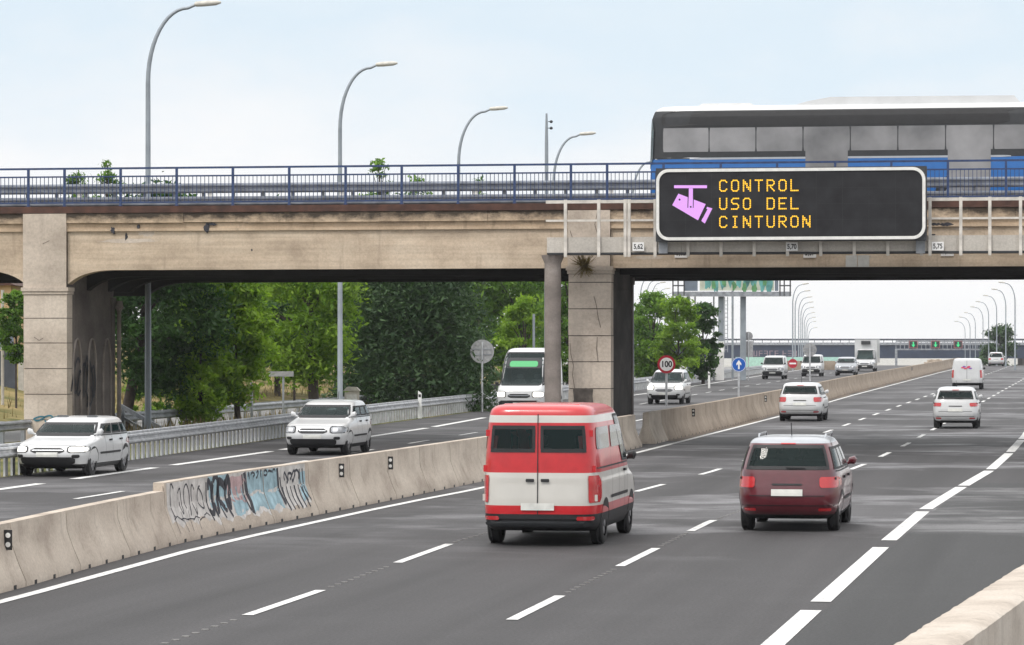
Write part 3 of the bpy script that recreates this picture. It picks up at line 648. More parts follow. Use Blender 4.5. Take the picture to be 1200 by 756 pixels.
# pointed blind arches and lettered scrawl on the shaded side of the left pier
xs = lp1 + .004
def sidepy(px):                                   # y on the plane x = xs seen at px
    k = (px-600)/F
    lo, hi = 90, 120
    for _ in range(50):
        m_ = (lo+hi)/2; D = -xs*SI + m_*CO; X = 600 + F*(xs*CO + m_*SI)/D
        if X < px: lo = m_
        else: hi = m_
    return lo
q = MB()
for px in (90.5, 108, 125.5):
    yc = sidepy(px); wv = .42; zt, zb = bz(100, 397, 100) - .75, .1
    arch = [(yc-wv, zb)] + [(yc-wv*math.cos(R(a))*(1-.12*math.sin(R(2*a))), zt+.75*math.sin(R(a))) for a in range(0,91,9)] + [(yc+wv*math.cos(R(a))*(1-.12*math.sin(R(2*a))), zt+.75*math.sin(R(a))) for a in range(81,-1,-9)] + [(yc+wv, zb)]
    q.tube([(xs, a, b) for a, b in arch], .035, 6)
q.build('blind_arch', 'column_concrete', pl)
rg = random.Random(4); q = MB(); sface = lambda p: Vector((xs+.012, p.x, p.y))
for j, px in enumerate((86,89.5,93,98,101,105,109)):
    yc = sidepy(px); ribbon(q, scrawl(yc-.35, yc+.35, 1.0+rg.uniform(0,.5), 2.7+rg.uniform(-.3,.3), rg), .10, sface, 0)
q.build('graffiti', 'graffiti_black', pl)
q = MB(); fface = lambda p: Vector((p.x, YF-.152, p.y))
c = atY(56, 491, YF-.15)
for d in (-.30,.0,.28): ribbon(q, scrawl(c.x+d-.18, c.x+d+.20, c.z-.10, c.z+.12, rg), .045, fface, 0)
q.build('graffiti', 'graffiti_teal', pl)
q = MB(); c = atY(683, 472, YF-.16); q.prism([(c.x-.31,c.z-.5),(c.x+.30,c.z-.5),(c.x+.33,c.z-.1),(c.x+.29,c.z+.2),(c.x+.31,c.z+.40),(c.x+.1,c.z+.44),(c.x-.12,c.z+.41),(c.x-.30,c.z+.43),(c.x-.27,c.z+.1),(c.x-.34,c.z-.2)], YF-.153, YF-.12); q.build('stain', 'soot_stain', pr)
# cracks on the right pier
q = MB()
for pts in (((668,402),(669,415),(672,428),(671,440),(674,458)),((696,347),(699,358),(701,372),(704,384)),((700,395),(699,408),(701,424)),((50,286),(58,282)),((668,270),(672,282),(669,300)),((700,250),(697,263),(702,280)),((40,395),(46,399),(51,396))):
    P = [atY(a, b, YF-.155) for a, b in pts]; ribbon(q, [(p.x, p.z) for p in P], .017, lambda p: Vector((p.x, YF-.166, p.y)), 0)
q.build('crack', 'crack_grey', pr)
q = MB(); yb_ = YF+5.0; q.tube([(lp1+.14, yb_, -.1), (lp1+.14, yb_, 4.1)], .07, 10); q.tube([(lp1+.14, yb_, 4.1), (lp1+.14, yb_, 4.25), (lp1+.14, yb_, 4.45)], [.07,.15,.1], 10); q.build('drainpipe', 'column_concrete', bridge)

# railing along the bridge edge
rail = thing('bridge_railing', 'blue steel railing with thin pickets along the edge of the bridge deck', 'railing')
pxs = [34.4,76.7,142.4,208,273.8,339.8,405.8,471.5,537.6,603.6,669.6,712,778,845,911,979,1044.7,1111,1179]
d_ = bx(208) - bx(142.4)
posts = [bx(34.4) - d_*i for i in range(6, 0, -1)] + [bx(p) for p in pxs] + [bx(1179) + d_*i for i in range(1, 6)]
YR = YF - .09; ZT = 8.45
p0 = None
for x in posts:
    if p0 is None:
        q = MB(); q.box(-.035,.035,-.035,.035, 7.287, ZT-.03); q.box(-.055,.055,-.05,.05,7.287,7.31); p0 = o = q.build('post', 'railing_blue', rail)
    else: o = p0.copy(); COL.objects.link(o); o.parent = rail
    o.location = (x, YR, 0)
q = MB()
for z, h in ((ZT,.06),(8.20,.045),(7.40,.045)): q.box(posts[0], posts[-1], YR-.03, YR+.03, z-h/2, z+h/2)
q.build('rail', 'railing_blue', rail)
for a, b in zip(posts, posts[1:]):
    q = MB(); n = max(2, round((b-a)/.125))
    for i in range(1, n): xx = lerp(a,b,i/n); q.box(xx-.009, xx+.009, YR-.009, YR+.009, 7.42, 8.18)
    q.build('picket_panel', 'railing_blue', rail)
# crash barriers on the deck
def deck_guard(lab, yy, beams, mesh_gap):
    g = thing('deck_guardrail', lab, 'guardrail', (0, yy, 7.25))
    for zc, hh in beams:
        q = MB(); q.sweep([(XR,0,0),(XL,0,0)], [(-o, zc + z*hh/.30) for o, z in WB]); q.build('beam', 'deck_rail_grey', g, smooth=50)
    x = bx(73) - 4.2*3
    while x < XR:
        q = MB(); q.box(x-.06, x+.06, .0, .12, -.1, .80); q.build('post', 'white_steel', g); x += 4.2
    x = XL; sp = None
    while x < XR:
        if sp is None: q = MB(); q.box(-.05, .05, .02, .1, -.1, .76); sp = o = q.build('spacer', 'deck_rail_grey', g)
        else: o = sp.copy(); COL.objects.link(o); o.parent = g
        o.location.x = x; x += .95
deck_guard('two-beam grey crash barrier with white posts between footway and bridge road', YF+1.75, ((.655,.31),(.25,.30)), True)
q = MB(); q.sweep([(XR,108.2,7.16),(XL,108.2,7.16)], [(-o, .46+z) for o, z in WB])
x = XL
while x < XR: q.box(x-.05, x+.05, 108.2, 108.3, 7.1, 7.8); x += 2
tag(q.build('deck_guardrail', 'galvanised_dull', smooth=50), 'far crash barrier on the rear edge of the bridge deck', 'guardrail')

# dry plant rooted on the capital of the right pier
rr = random.Random(8); q = MB(); tone = []
c = atY(685, 312, YF-.25)
for k in range(230):
    a = rr.uniform(0, 2*math.pi); u = rr.uniform(-.9,1); ln = rr.uniform(.15,.48); d = Vector((math.cos(a)*.65, -abs(math.sin(a))*.5, u)).normalized()
    p = c + Vector((rr.uniform(-.08,.08),0,rr.uniform(-.02,.05))); e = p + d*ln; s_ = Vector((.012,0,.004))
    q.add([p-s_, p+s_, e+s_*.4, e-s_*.4], [(0,1,2,3)]); tone.append(rr.random())
tag(q.build('dry_plant', 'leaf_dry', tone=tone), 'dry brown plant hanging from the capital of the pier under the display', 'plant')

# ------------------------------------------------------------------ sign gantry
YG = 96.9
gan = thing('sign_gantry', 'pale steel gantry with walkway rails carrying the message display', 'gantry')
gz_ = lambda px, py: bz(px, py, YG)
gx = lambda px: bx(px, YG)
x0 = gx(641); x1 = bx(1560)
zb, zt = gz_(700,296), gz_(700,278)
q = MB(); x = x0
while x < x1-.1:
    n = min(x1, x+4.0); q.box(x, n-.012, YG, YG+.10, zb, zt); q.box(x, n-.012, YG+.9, YG+1.0, zb, zt); q.box(x, n-.012, YG+.103, YG+.897, zb+.02, zb+.08); x = n
q.build('walkway_beam', 'gantry_panel', gan)
q = MB(); q.box(x0, x1, YG-.01, YG+1.0, zb-.055, zb-.004)
q.build('walkway_edge', 'dark_metal', gan)
pp = None
plist = [gx(p) for p in (663,702,733,737.5,768,1090,1126,1160,1196)] + [gx(1196)+.9*i for i in range(1,9)] + [gx(768)+.97*i for i in range(1,9)]
for x in plist:
    if pp is None: q = MB(); q.box(-.045,.045,-.09,-.012, zb-.13, gz_(700,234)); pp = o = q.build('post', 'cream_steel', gan)
    else: o = pp.copy(); COL.objects.link(o); o.parent = gan
    o.location = (x, YG, 0)
q = MB()
for py, h in ((236.5,.09),(258.5,.06)): z = gz_(700, py); q.box(gx(640 if py<240 else 640), x1, YG-.07, YG-.015, z-h/2, z+h/2)
q.build('handrail', 'cream_steel', gan)
def column(px, x=None):
    c = at(px, 398, YG/ CO) if x is None else None
    xx = bx(px, YG+.35) if x is None else x
    q = MB(); q.tube([(xx,YG+.4,-.1),(xx,YG+.4,zb-.36),(xx,YG+.4,zb-.30),(xx,YG+.4,zb-.12),(xx,YG+.4,zb-.06)], [.245,.245,.25,.33,.34], 28); o = q.build('column', 'column_concrete', gan, smooth=40)
    box_part('base', 'column_concrete', gan, xx-.5, xx+.5, YG-.1, YG+.9, -.1, .12)
column(647.5); column(0, 6.2)
for px in (778, 1079):
    x = gx(px); q = MB(); q.box(x-.13, x+.13, YG-.2, YG-.095, gz_(px,296)-.03, gz_(px,278)); q.build('bracket', 'galvanised_dull', gan)
# 'clearance' plates
FONT = {'C':['01110','10001','10000','10000','10000','10001','01110'],'O':['01110','10001','10001','10001','10001','10001','01110'],
 'N':['10001','11001','11101','10101','10111','10011','10001'],'T':['11111','00100','00100','00100','00100','00100','00100'],
 'R':['11110','10001','10001','11110','10100','10010','10001'],'L':['10000','10000','10000','10000','10000','10000','11111'],
 'U':['10001','10001','10001','10001','10001','10001','01110'],'S':['01111','10000','10000','01110','00001','00001','11110'],
 'D':['11110','10001','10001','10001','10001','10001','11110'],'E':['11111','10000','10000','11110','10000','10000','11111'],
 'I':['01110','00100','00100','00100','00100','00100','01110'],' ':['00000']*7}
def text_obj(s, size, loc, m, parent, name='lettering', ext=.002, wide=1.0, bold=0.0):
    cu = bpy.data.curves.new(name, 'FONT'); cu.body = s; cu.size = size; cu.align_x = 'CENTER'; cu.align_y = 'CENTER'; cu.extrude = ext; cu.offset = bold
    t_ = bpy.data.objects.new(name, cu); COL.objects.link(t_)
    dg = bpy.context.evaluated_depsgraph_get(); me = bpy.data.meshes.new_from_object(t_.evaluated_get(dg))
    bpy.data.objects.remove(t_); me.materials.clear(); me.materials.append(M[m])
    o = bpy.data.objects.new(name, me); COL.objects.link(o); o.parent = parent
    o.location = loc; o.rotation_euler = (R(90), 0, 0); o.scale = (wide, 1, 1); return o
for px, py, s, yy, par, lab in ((748,289,'5,62',YG-.10,None,'white clearance plate reading 5,62 on the gantry left of the display'),(928,289,'5,70',YG-.10,None,'white clearance plate reading 5,70 on the gantry under the display'),(1099,288.5,'5,75',YG-.10,None,'white clearance plate reading 5,75 on the gantry right of the display')):
    c = atY(px, py, yy); r = thing('clearance_plate', lab, 'sign', c, 0, 'clearance plates on the gantry')
    box_part('plate', 'sign_white', r, -.17,.17,-.012,.0,-.125,.125)
    text_obj(s, .20, (0,-.016,-.005), 'sign_black', r, wide=.8, bold=.004)
for px, py, s, lab in ((798,296.5,'5,62','clearance plate half hidden under the left end of the display'),(949,296.5,'5,67','clearance plate half hidden below the middle of the display'),(1110,294.5,'5,70','clearance plate on the girder half hidden behind the gantry right of the display')):
    c = atY(px, py, YF-.02); r = thing('clearance_plate', lab, 'sign', c, 0, 'clearance plates on the bridge girder')
    box_part('plate', 'sign_white', r, -.19,.19,-.012,.0,-.14,.14); text_obj(s, .21, (0,-.016,-.005), 'sign_black', r, wide=.8, bold=.004)

# ------------------------------------------------------------------ the message display
YD = 96.25
vx0, vx1 = bx(769, YD), bx(1084.5, YD); vz1, vz0 = bz(927,197,YD), bz(927,281,YD)
vms = thing('message_display', 'wide black LED display reading control uso del cinturon with violet camera', 'display')
q = MB(); q.box(vx0-.02, vx1+.02, YD+.06, YD+.55, vz0-.03, vz1+.03); q.build('cabinet', 'dark_metal', vms)
q = MB(); q.prism(rrect(vx0+.05, vx1-.05, vz0+.05, vz1-.05, .30), YD+.0, YD+.058); q.build('screen', 'display_face', vms)
A, B = rrect(vx0, vx1, vz0, vz1, .36), rrect(vx0+.088, vx1-.088, vz0+.088, vz1-.088, .28)
q = MB(); n = len(A)
vsl = [(a, YD-.03, b) for a,b in A] + [(a, YD-.03, b) for a,b in B] + [(a, YD+.057, b) for a,b in A] + [(a, YD+.0, b) for a,b in B]
q.add(vsl, [f for i in range(n) for f in ((i,(i+1)%n,n+(i+1)%n,n+i), (2*n+i,i,(i+1)%n,2*n+(i+1)%n), (n+i,n+(i+1)%n,3*n+(i+1)%n,3*n+i))])
q.build('frame', 'white_steel', vms)
# seams between display modules
q = MB()
for i in range(1, 10): x = lerp(vx0+.1, vx1-.1, i/10); q.box(x-.004, x+.004, YD-.003, YD+.01, vz0+.15, vz1-.15)
for i in range(1, 4): z = lerp(vz0+.12, vz1-.12, i/4); q.box(vx0+.15, vx1-.15, YD-.0025, YD+.01, z-.003, z+.003)
q.build('module_seams', 'sign_black', vms)
s_ = 3900/ (YD/ (CO + (890-600)/F*SI))
pitchx, pitchz = 1.98/s_, 2.06/s_
q = MB()
for row, txt in enumerate(('CONTROL','USO DEL','CINTURON')):
    c = atY(843.6, 211.6 + row*21.2, YD)
    for i, ch in enumerate(txt):
        pat = FONT[ch]
        def on(r_, k_): return 0 <= r_ < 7 and 0 <= k_ < 5 and pat[r_][k_] == '1'
        for r_ in range(7):
            for k_ in range(5):
                if on(r_, k_):
                    x = c.x + i*13.95/s_ + k_*pitchx; z = c.z - r_*pitchz; hw_ = .0185
                    q.box(x-hw_, x+hw_, YD-.008, YD-.002, z-hw_, z+hw_)
                    for dr, dk in ((1,1),(1,-1)):    # neighbouring diodes on a slope
                        if on(r_+dr, k_+dk) and not on(r_+dr, k_) and not on(r_, k_+dk):
                            xx, zz = x + dk*pitchx*.5, z - dr*pitchz*.5; q.box(xx-hw_*.7, xx+hw_*.7, YD-.008, YD-.002, zz-hw_*.7, zz+hw_*.7)
q.build('lettering', 'led_amber', vms)
def W(px, py): c = atY(px, py, YD); return (c.x, c.z)
q = MB(); q.prism([W(790,217.2),W(828.5,217.2),W(828.5,220.6),W(790,220.6)], YD-.010, YD-.002)
q.prism([W(807.3,220.8),W(812,220.8),W(812,243),W(809.6,245),W(807,243)], YD-.014, YD-.010)
q.prism([W(795,227),W(827,239.2),W(818,258.2),W(787.8,240.5)], YD-.009, YD-.002)
q.prism([W(828.6,242.5),W(834.8,244.3),W(826,262),W(822,259)], YD-.009, YD-.002)
q.build('camera_symbol', 'led_violet', vms)
q = MB()
for a, b, c_, d in ((W(806.1,226),W(807.1,226),W(806.6,243.6),W(805.6,243.6)),(W(812.2,230),W(813.2,230),W(812.8,243.6),W(811.8,243.6)),(W(827.6,244.6),W(829.2,245.2),W(823.6,256),W(822,255.2))): q.prism([a,b,c_,d], YD-.012, YD-.0105)
q.disc((*[W(796.4,234)[0]], YD-.0105, W(796.4,234)[1]), .03, 'y', 12); q.disc((W(809.5,242.5)[0], YD-.0155, W(809.5,242.5)[1]), .028, 'y', 12)
q.build('symbol_detail', 'sign_black', vms)

# ------------------------------------------------------------------ vehicles
def cr_interp(tab, sub=5):
    out = []
    n = len(tab)
    for i in range(n-1):
        p0, p1, p2, p3 = tab[max(i-1,0)], tab[i], tab[i+1], tab[min(i+2,n-1)]
        for j in range(sub):
            t = j/sub; row = []
            for a, b, c, d in zip(p0, p1, p2, p3):
                v = .5*((2*b) + (-a+c)*t + (2*a-5*b+4*c-d)*t*t + (-a+3*b-3*c+d)*t**3)
                lo, hi = min(b,c), max(b,c); row.append(min(hi, max(lo, v)))
            out.append(tuple(row))
    out.append(tab[-1]); return out
class Shell:
    """a vehicle skin cut in level slices: (height, rear y, front y, half width); y = 0 is the rear"""
    def __init__(s, tab, n=6): s.t = cr_interp(tab); s.n = n
    def at(s, z):
        T = s.t
        if z <= T[0][0]: return T[0][1:]
        for a, b in zip(T, T[1:]):
            if z <= b[0]:
                k = (z-a[0])/max(1e-9, b[0]-a[0]); return tuple(lerp(p, r, k) for p, r in zip(a[1:], b[1:]))
        return T[-1][1:]
    def ring(s, z, m=112):
        yr, yf, hw = s.at(z); e = 2/s.n; d = []
        for i in range(360):
            a = 2*math.pi*i/360; c, q_ = math.cos(a), math.sin(a)
            d.append((hw*math.copysign(abs(c)**e, c), (yr+yf)/2 + (yf-yr)/2*math.copysign(abs(q_)**e, q_)))
        d.append(d[0]); acc = [0]
        for a, b in zip(d, d[1:]): acc.append(acc[-1] + math.dist(a, b))
        out = []; k = 0
        for i in range(m):
            t = acc[-1]*i/m
            while acc[k+1] < t: k += 1
            f = (t-acc[k])/max(1e-9, acc[k+1]-acc[k]); out.append((lerp(d[k][0],d[k+1][0],f), lerp(d[k][1],d[k+1][1],f), z))
        return out
    def mesh(s, matfn, holes=()):
        """the skin; faces lying wholly inside a window opening are left out"""
        q = MB(); zs = sorted({t[0] for t in s.t}); zz = []
        for a, b in zip(zs, zs[1:]):
            n = max(1, int((b-a)/.035))
            zz += [lerp(a, b, i/n) for i in range(n)]
        zz.append(zs[-1])
        rs = [s.ring(z) for z in zz]; m = len(rs[0]); q.v = [v for r in rs for v in r]
        def inside(p):
            x, y, z = p; yr, yf, hw = s.at(z)
            for h in holes:
                if not h[1] < z < h[2]: continue
                if h[0] == 'end':
                    u = x/hw
                    if h[3] < u < h[4] and abs(y - s.end(u, z, h[5], 0).y) < .02: return h
                else:
                    t = (z-h[1])/(h[2]-h[1])
                    if x*h[7] > 0 and lerp(h[3],h[5],t) < y < lerp(h[4],h[6],t) and abs(abs(x) - abs(s.side(y, z, h[7], 0).x)) < .02: return h
        fl = [inside(v) for v in q.v] if holes else [None]*len(q.v)
        for i in range(len(rs)-1):
            for k in range(m):
                k2 = (k+1) % m; f = (i*m+k, i*m+k2, (i+1)*m+k2, (i+1)*m+k)
                if fl[f[0]] and all(fl[v] is fl[f[0]] for v in f): continue
                q.f.append(f); c = [sum(q.v[j][d] for j in f)/4 for d in range(3)]; q.m.append(matfn(*c))
        q.f.append(tuple(reversed(range(m)))); q.m.append(1)
        q.f.append(tuple((len(rs)-1)*m+k for k in range(m))); q.m.append(matfn(0, (s.t[-1][1]+s.t[-1][2])/2, s.t[-1][0]))
        return q
    def end(s, u, z, rear, off):                   # u = fraction of half width
        yr, yf, hw = s.at(z); k = (1-abs(u)**s.n)**(1/s.n) if abs(u) < 1 else 0
        yc, hl = (yr+yf)/2, (yf-yr)/2; x = hw*u
        return Vector((x + off*.35*u*abs(u)**3, yc - hl*k - off if rear else yc + hl*k + off, z))
    def side(s, y, z, sg, off):
        yr, yf, hw = s.at(z); v = min(.999, abs((y-(yr+yf)/2)/((yf-yr)/2))); k = (1-v**s.n)**(1/s.n)
        return Vector((sg*(hw*k+off), y, z))
    def end_patch(s, q, z0, z1, u0, u1, rear, off=.006, mi=0, rnd=.12, nz=8, nu=16, up=.0):
        rows = []
        uc, uh = (u0+u1)/2, (u1-u0)/2
        for i in range(nz+1):
            b = -1 + 2*i/nz; k = 1 - rnd*abs(b)**6; z = lerp(z0, z1, i/nz)
            rows.append([s.end(uc + uh*k*(-1+2*j/nu), z, rear, off) + Vector((0,0,up)) for j in range(nu+1)])
        q.grid(rows, mi)
    def side_patch(s, q, z0, z1, yb0, yb1, yt0, yt1, sg, off=.006, mi=0, nz=6, ny=10, rnd=.05):
        rows = []
        for i in range(nz+1):
            t = i/nz; a, b = lerp(yb0, yt0, t), lerp(yb1, yt1, t); c, h = (a+b)/2, (b-a)/2; h *= 1 - rnd*abs(2*t-1)**6
            rows.append([s.side(c + h*(-1+2*j/ny), lerp(z0,z1,t), sg, off) for j in range(ny+1)])
        q.grid(rows, mi)
def wheel(root, x, y, r, wd):
    sg = 1 if x > 0 else -1
    q = MB(); prof = [(.62,-.5),(.9,-.5),(.985,-.40),(1,-.25),(1,.25),(.985,.40),(.9,.5),(.62,.5)]; n = 28; vs_ = []
    for k in range(n):
        a = 2*math.pi*k/n
        for rr_, o in prof: vs_.append((o*wd*sg, math.cos(a)*rr_*r, math.sin(a)*rr_*r))
    m = len(prof); q.add(vs_, [(k*m+i, k*m+i+1, ((k+1)%n)*m+i+1, ((k+1)%n)*m+i) for k in range(n) for i in range(m-1)])
    t = q.build('wheel', 'tyre_rubber', root, smooth=40); t.location = (x, y, r)
    q = MB(); q.disc((sg*.36*wd,0,0), r*.63, 'x', 24, 1); q.disc((sg*.37*wd,0,0), r*.16, 'x', 16, 0, sg*.03)
    for k in range(7):
        a = 2*math.pi*k/7; d = Vector((0, math.cos(a), math.sin(a))); e = Vector((0,-math.sin(a),math.cos(a))); b = Vector((sg*.41*wd,0,0))
        q.add([b+d*r*.1+e*.03, b+d*r*.1-e*.03, b+d*r*.6-e*.05, b+d*r*.6+e*.05], [(0,1,2,3)])
    q.build('rim', ['rim_alloy','black_plastic'], t)
HATCH = [(.20,.34,-.40,.86),(.28,.12,-.14,.93),(.40,.03,-.04,.975),(.55,0,0,1),(.68,.02,-.03,1),(.78,.05,-.10,.995),(.86,.075,-.28,.985),(.92,.095,-.62,.97),(.97,.115,-.95,.955),(1.02,.14,-1.12,.94),(1.15,.21,-1.33,.895),(1.28,.30,-1.56,.845),(1.38,.37,-1.76,.795),(1.44,.45,-1.95,.74),(1.475,.62,-2.15,.65),(1.495,.90,-2.4,.48),(1.50,1.2,-2.7,.25)]
def hatch_tab(L, W, H, rearlean=1.0, nose=1.0):
    k = H/1.5; return [(z*k, yr*rearlean if z > .6 else yr, L + yf*nose*(L/4.0 if z > .8 else 1), hw*W/2) for z, yr, yf, hw in HATCH]
VAN = [(.24,.25,-.30,.88),(.32,.06,-.10,.95),(.45,.015,-.03,.985),(.62,0,0,1),(.85,.015,-.05,1),(1.0,.025,-.18,.995),(1.08,.03,-.50,.985),(1.14,.035,-.78,.975),(1.25,.045,-.92,.955),(1.45,.065,-1.17,.92),(1.62,.085,-1.40,.885),(1.74,.11,-1.62,.85),(1.80,.17,-1.85,.79),(1.835,.32,-2.1,.68),(1.85,.65,-2.5,.40)]
def van_tab(L, W, H): k = H/1.85; return [(z*k, yr, L+yf, hw*W/2) for z, yr, yf, hw in VAN]
BIGV = [(.28,.25,-.30,.90),(.38,.05,-.08,.96),(.55,.01,-.02,.99),(.8,0,0,1),(1.0,.005,-.06,1),(1.15,.01,-.30,1),(1.25,.01,-.62,.99),(1.35,.015,-.80,.985),(1.6,.02,-1.0,.97),(1.9,.03,-1.22,.945),(2.1,.04,-1.40,.93),(2.3,.05,-1.65,.91),(2.45,.07,-1.95,.88),(2.54,.13,-2.3,.82),(2.585,.28,-2.7,.70),(2.60,.6,-3.1,.45)]
def bigvan_tab(L, W, H): k = H/2.6; return [(z*k, yr, L+yf, hw*W/2) for z, yr, yf, hw in BIGV]

def vehicle(name, lab, cat, tab, loc, heading, paint, group=None, n=6, wheel_r=.31, belt=None, glass_rear=True, panel=False, bands=None, lit=False, lightz=None, sill=.30, tail='wide', logo=None, parts=None, roofpaint=None, hz=None, extra=None):
    """heading 0 = driving away, pi = oncoming; loc = middle of the vehicle on the road"""
    L = max(t[2] for t in tab); W2 = max(t[3] for t in tab); H = tab[-1][0]
    r = thing(name, lab, cat, loc, heading, group); S = Shell(tab, n)
    mats_ = [paint, 'black_plastic'] + ([b[2] for b in bands] if bands else [])
    def mf(x, y, z):
        if z < sill: return 1
        if bands:
            for i, (a, b, _) in enumerate(bands):
                if a <= z < b: return 2 + i
        return 0
    piv = bpy.data.objects.new('tmp', None)
    def B(q, nm, mm, par, sm=None):
        q.v = [(v[0], v[1]-L/2, v[2]) for v in q.v]; return q.build(nm, mm, par, smooth=sm)
    belt = belt or (1.02*H/1.5 if H < 1.7 else 1.14*H/1.85); top = H - .10 - .03*H
    yrb, yfb, _ = S.at(belt+.04); yrt, yft, _ = S.at(top)
    # openings: (z0, z1, u0, u1, rear) across the ends, (z0, z1, yb0, yb1, yt0, yt1, side) along the sides
    ends = [(belt+.03, top, -.90, .90, False, 'windscreen')]
    if glass_rear: ends.append((belt+.05, top, -.84, .84, True, 'rear_window'))
    ends += [(*e, 'rear_window') for e in (extra or [])]
    cuts = [(.02,.28),(.30,.58),(.60,.93)] if not panel else [(.72,.95)] if L > 4.6 else [(.60,.94)]
    sides = []
    for sg in (-1, 1):
        for a, b in cuts:
            sides.append((belt+.04, top-.02, lerp(yrb+.15,yfb-.06,a), lerp(yrb+.15,yfb-.06,b), lerp(yrt+.12,yft-.02,a), lerp(yrt+.12,yft-.02,b), sg))
    holes = [('end', e[0]+.02, e[1]-.02, e[2]+.03, e[3]-.03, e[4]) for e in ends] + [('side', z0+.015, z1-.015, a+.03, b-.03, c+.03, d-.03, sg) for z0, z1, a, b, c, d, sg in sides]
    body = B(S.mesh(mf, holes), 'body', mats_, r, 42)
    for z0, z1, u0, u1, rear, nm in ends:
        q = MB(); S.end_patch(q, z0, z1, u0, u1, rear, .008); o = B(q, nm, 'window_glass', r, 60)
        q = MB(); fw = .045; fu = .05
        S.end_patch(q, z0-.012, z0+fw, u0, u1, rear, .011, 0, 0, 2, 16); S.end_patch(q, z1-fw, z1+.012, u0, u1, rear, .011, 0, 0, 2, 16)
        S.end_patch(q, z0+fw, z1-fw, u0-.005, u0+fu, rear, .011, 0, 0, 6, 2); S.end_patch(q, z0+fw, z1-fw, u1-fu, u1+.005, rear, .011, 0, 0, 6, 2); B(q, 'window_border', 'black_plastic', o)
    for z0, z1, a, b, c, d, sg in sides:
        q = MB(); S.side_patch(q, z0, z1, a, b, c, d, sg, .006); o = B(q, 'side_window', 'window_glass', r, 60)
        q = MB(); hz_ = z1-z0; at_ = lambda t: (lerp(a,c,t), lerp(b,d,t)); t1 = .04/hz_
        a0, b0 = at_(0); a1, b1 = at_(t1); a2, b2 = at_(1-t1); a3, b3 = at_(1)
        S.side_patch(q, z0, z0+.04, a0, b0, a1, b1, sg, .009, 0, 2, 8, 0); S.side_patch(q, z1-.04, z1, a2, b2, a3, b3, sg, .009, 0, 2, 8, 0)
        S.side_patch(q, z0+.04, z1-.04, a1, a1+.055, a2, a2+.055, sg, .009, 0, 6, 2, 0); S.side_patch(q, z0+.04, z1-.04, b1-.055, b1, b2-.055, b2, sg, .009, 0, 6, 2, 0); B(q, 'window_border', 'black_plastic', o)
    # cabin seen through the glass: tub, seats, steering wheel
    zi = belt-.03; yr_, yf_, hw_i = S.at(zi); q = MB()
    rg_ = [S.ring(z, 48) for z in (.45, zi)]
    for k_, rg1 in enumerate(rg_): rg_[k_] = [(x*.93, (yr_+yf_)/2 + (y-(yr_+yf_)/2)*.90, z) for x, y, z in rg1]
    rg_[0] = [(x, y, .45) for x, y, z in rg_[1]]
    q.add(rg_[0]+rg_[1], [(k_, (k_+1)%48, 48+(k_+1)%48, 48+k_) for k_ in range(48)] + [tuple(range(48,96))]); B(q, 'cabin', 'cabin_dark', r)
    def seat(x, y, ztop):
        q = MB(); q.prism(rrect(x-.24, x+.24, zi-.05, ztop, .09, 4), y-.06, y+.07); q.prism(rrect(x-.13, x+.13, ztop+.04, ztop+.22, .06, 4), y-.05, y+.05); q.box(x-.05,x-.03,y-.01,y+.01,ztop-.02,ztop+.06); q.box(x+.03,x+.05,y-.01,y+.01,ztop-.02,ztop+.06); B(q, 'seat', 'seat_grey', r)
    ys_ = yft - .62
    for x in (-.36, .36): seat(x, ys_, zi+.27)
    if not panel and glass_rear:
        for x in (-.40, 0, .40): seat(x, ys_-.95, zi+.20)
    if panel and not extra: q = MB(); z9 = top-.05; q.box(-hw_i*.8, hw_i*.8, ys_-.30, ys_-.26, zi, z9); B(q, 'bulkhead', 'cabin_dark', r)
    q = MB(); c_ = Vector((-.36, ys_+.52, zi+.02)); q.tube([c_ + Vector((.19*math.cos(k_*PI/9), .06*math.sin(k_*PI/9), .17*math.sin(k_*PI/9))) for k_ in range(19)], .018, 6); B(q, 'steering_wheel', 'black_plastic', r)
    if glass_rear:
        q = MB(); yr, yf, hw = S.at(belt+.05); q.box(-.02,.30,yr-.035,yr-.02,belt+.06,belt+.075); B(q, 'wiper', 'black_plastic', r)
        q = MB(); S.end_patch(q, top+.025, top+.045, -.18, .18, True, .016, 0, 0, 2, 4); B(q, 'brake_light', 'lamp_red', r)
        q = MB(); S.end_patch(q, belt*.78, belt*.81, -.30, .30, True, .014, 0, .1, 2, 6); B(q, 'boot_handle', 'black_plastic', r)
        for sg in (-1,1):
            q = MB(); S.end_patch(q, sill+.05, sill+.10, *((.62,.86) if sg > 0 else (-.86,-.62)), True, .026, 0, .1, 3, 5); B(q, 'reflector', 'lamp_red', r)
        q = MB(); q.tube([(.0,1.0,H-.03),(.0,.86,H+.22)], .008, 5); B(q, 'aerial', 'black_plastic', r)
    for sg in (-1, 1):
        for a, b in cuts:
            yh = lerp(yrb, yfb, a)+.12; p = S.side(yh, belt-.12, sg, .0); q = MB(); q.box(min(p.x,p.x+sg*.03), max(p.x,p.x+sg*.03), yh, yh+.18, belt-.13, belt-.09); B(q, 'door_handle', 'black_plastic', r)
        # wheel arches and wheels
        for yw in (L*.195, L*.80):
            wx = S.side(yw, wheel_r, sg, 0).x
            q = MB(); q.disc((wx+sg*.004, yw, wheel_r+.02), wheel_r*1.17, 'x', 30); q.v = [(v[0] if v[2] < 0 else S.side(v[1], max(v[2], tab[0][0]+.01), sg, .005).x, v[1], v[2]) for v in q.v]; B(q, 'wheel_arch', 'black_plastic', r)
            wheel(r, wx - sg*.085, yw - L/2, wheel_r, .20)
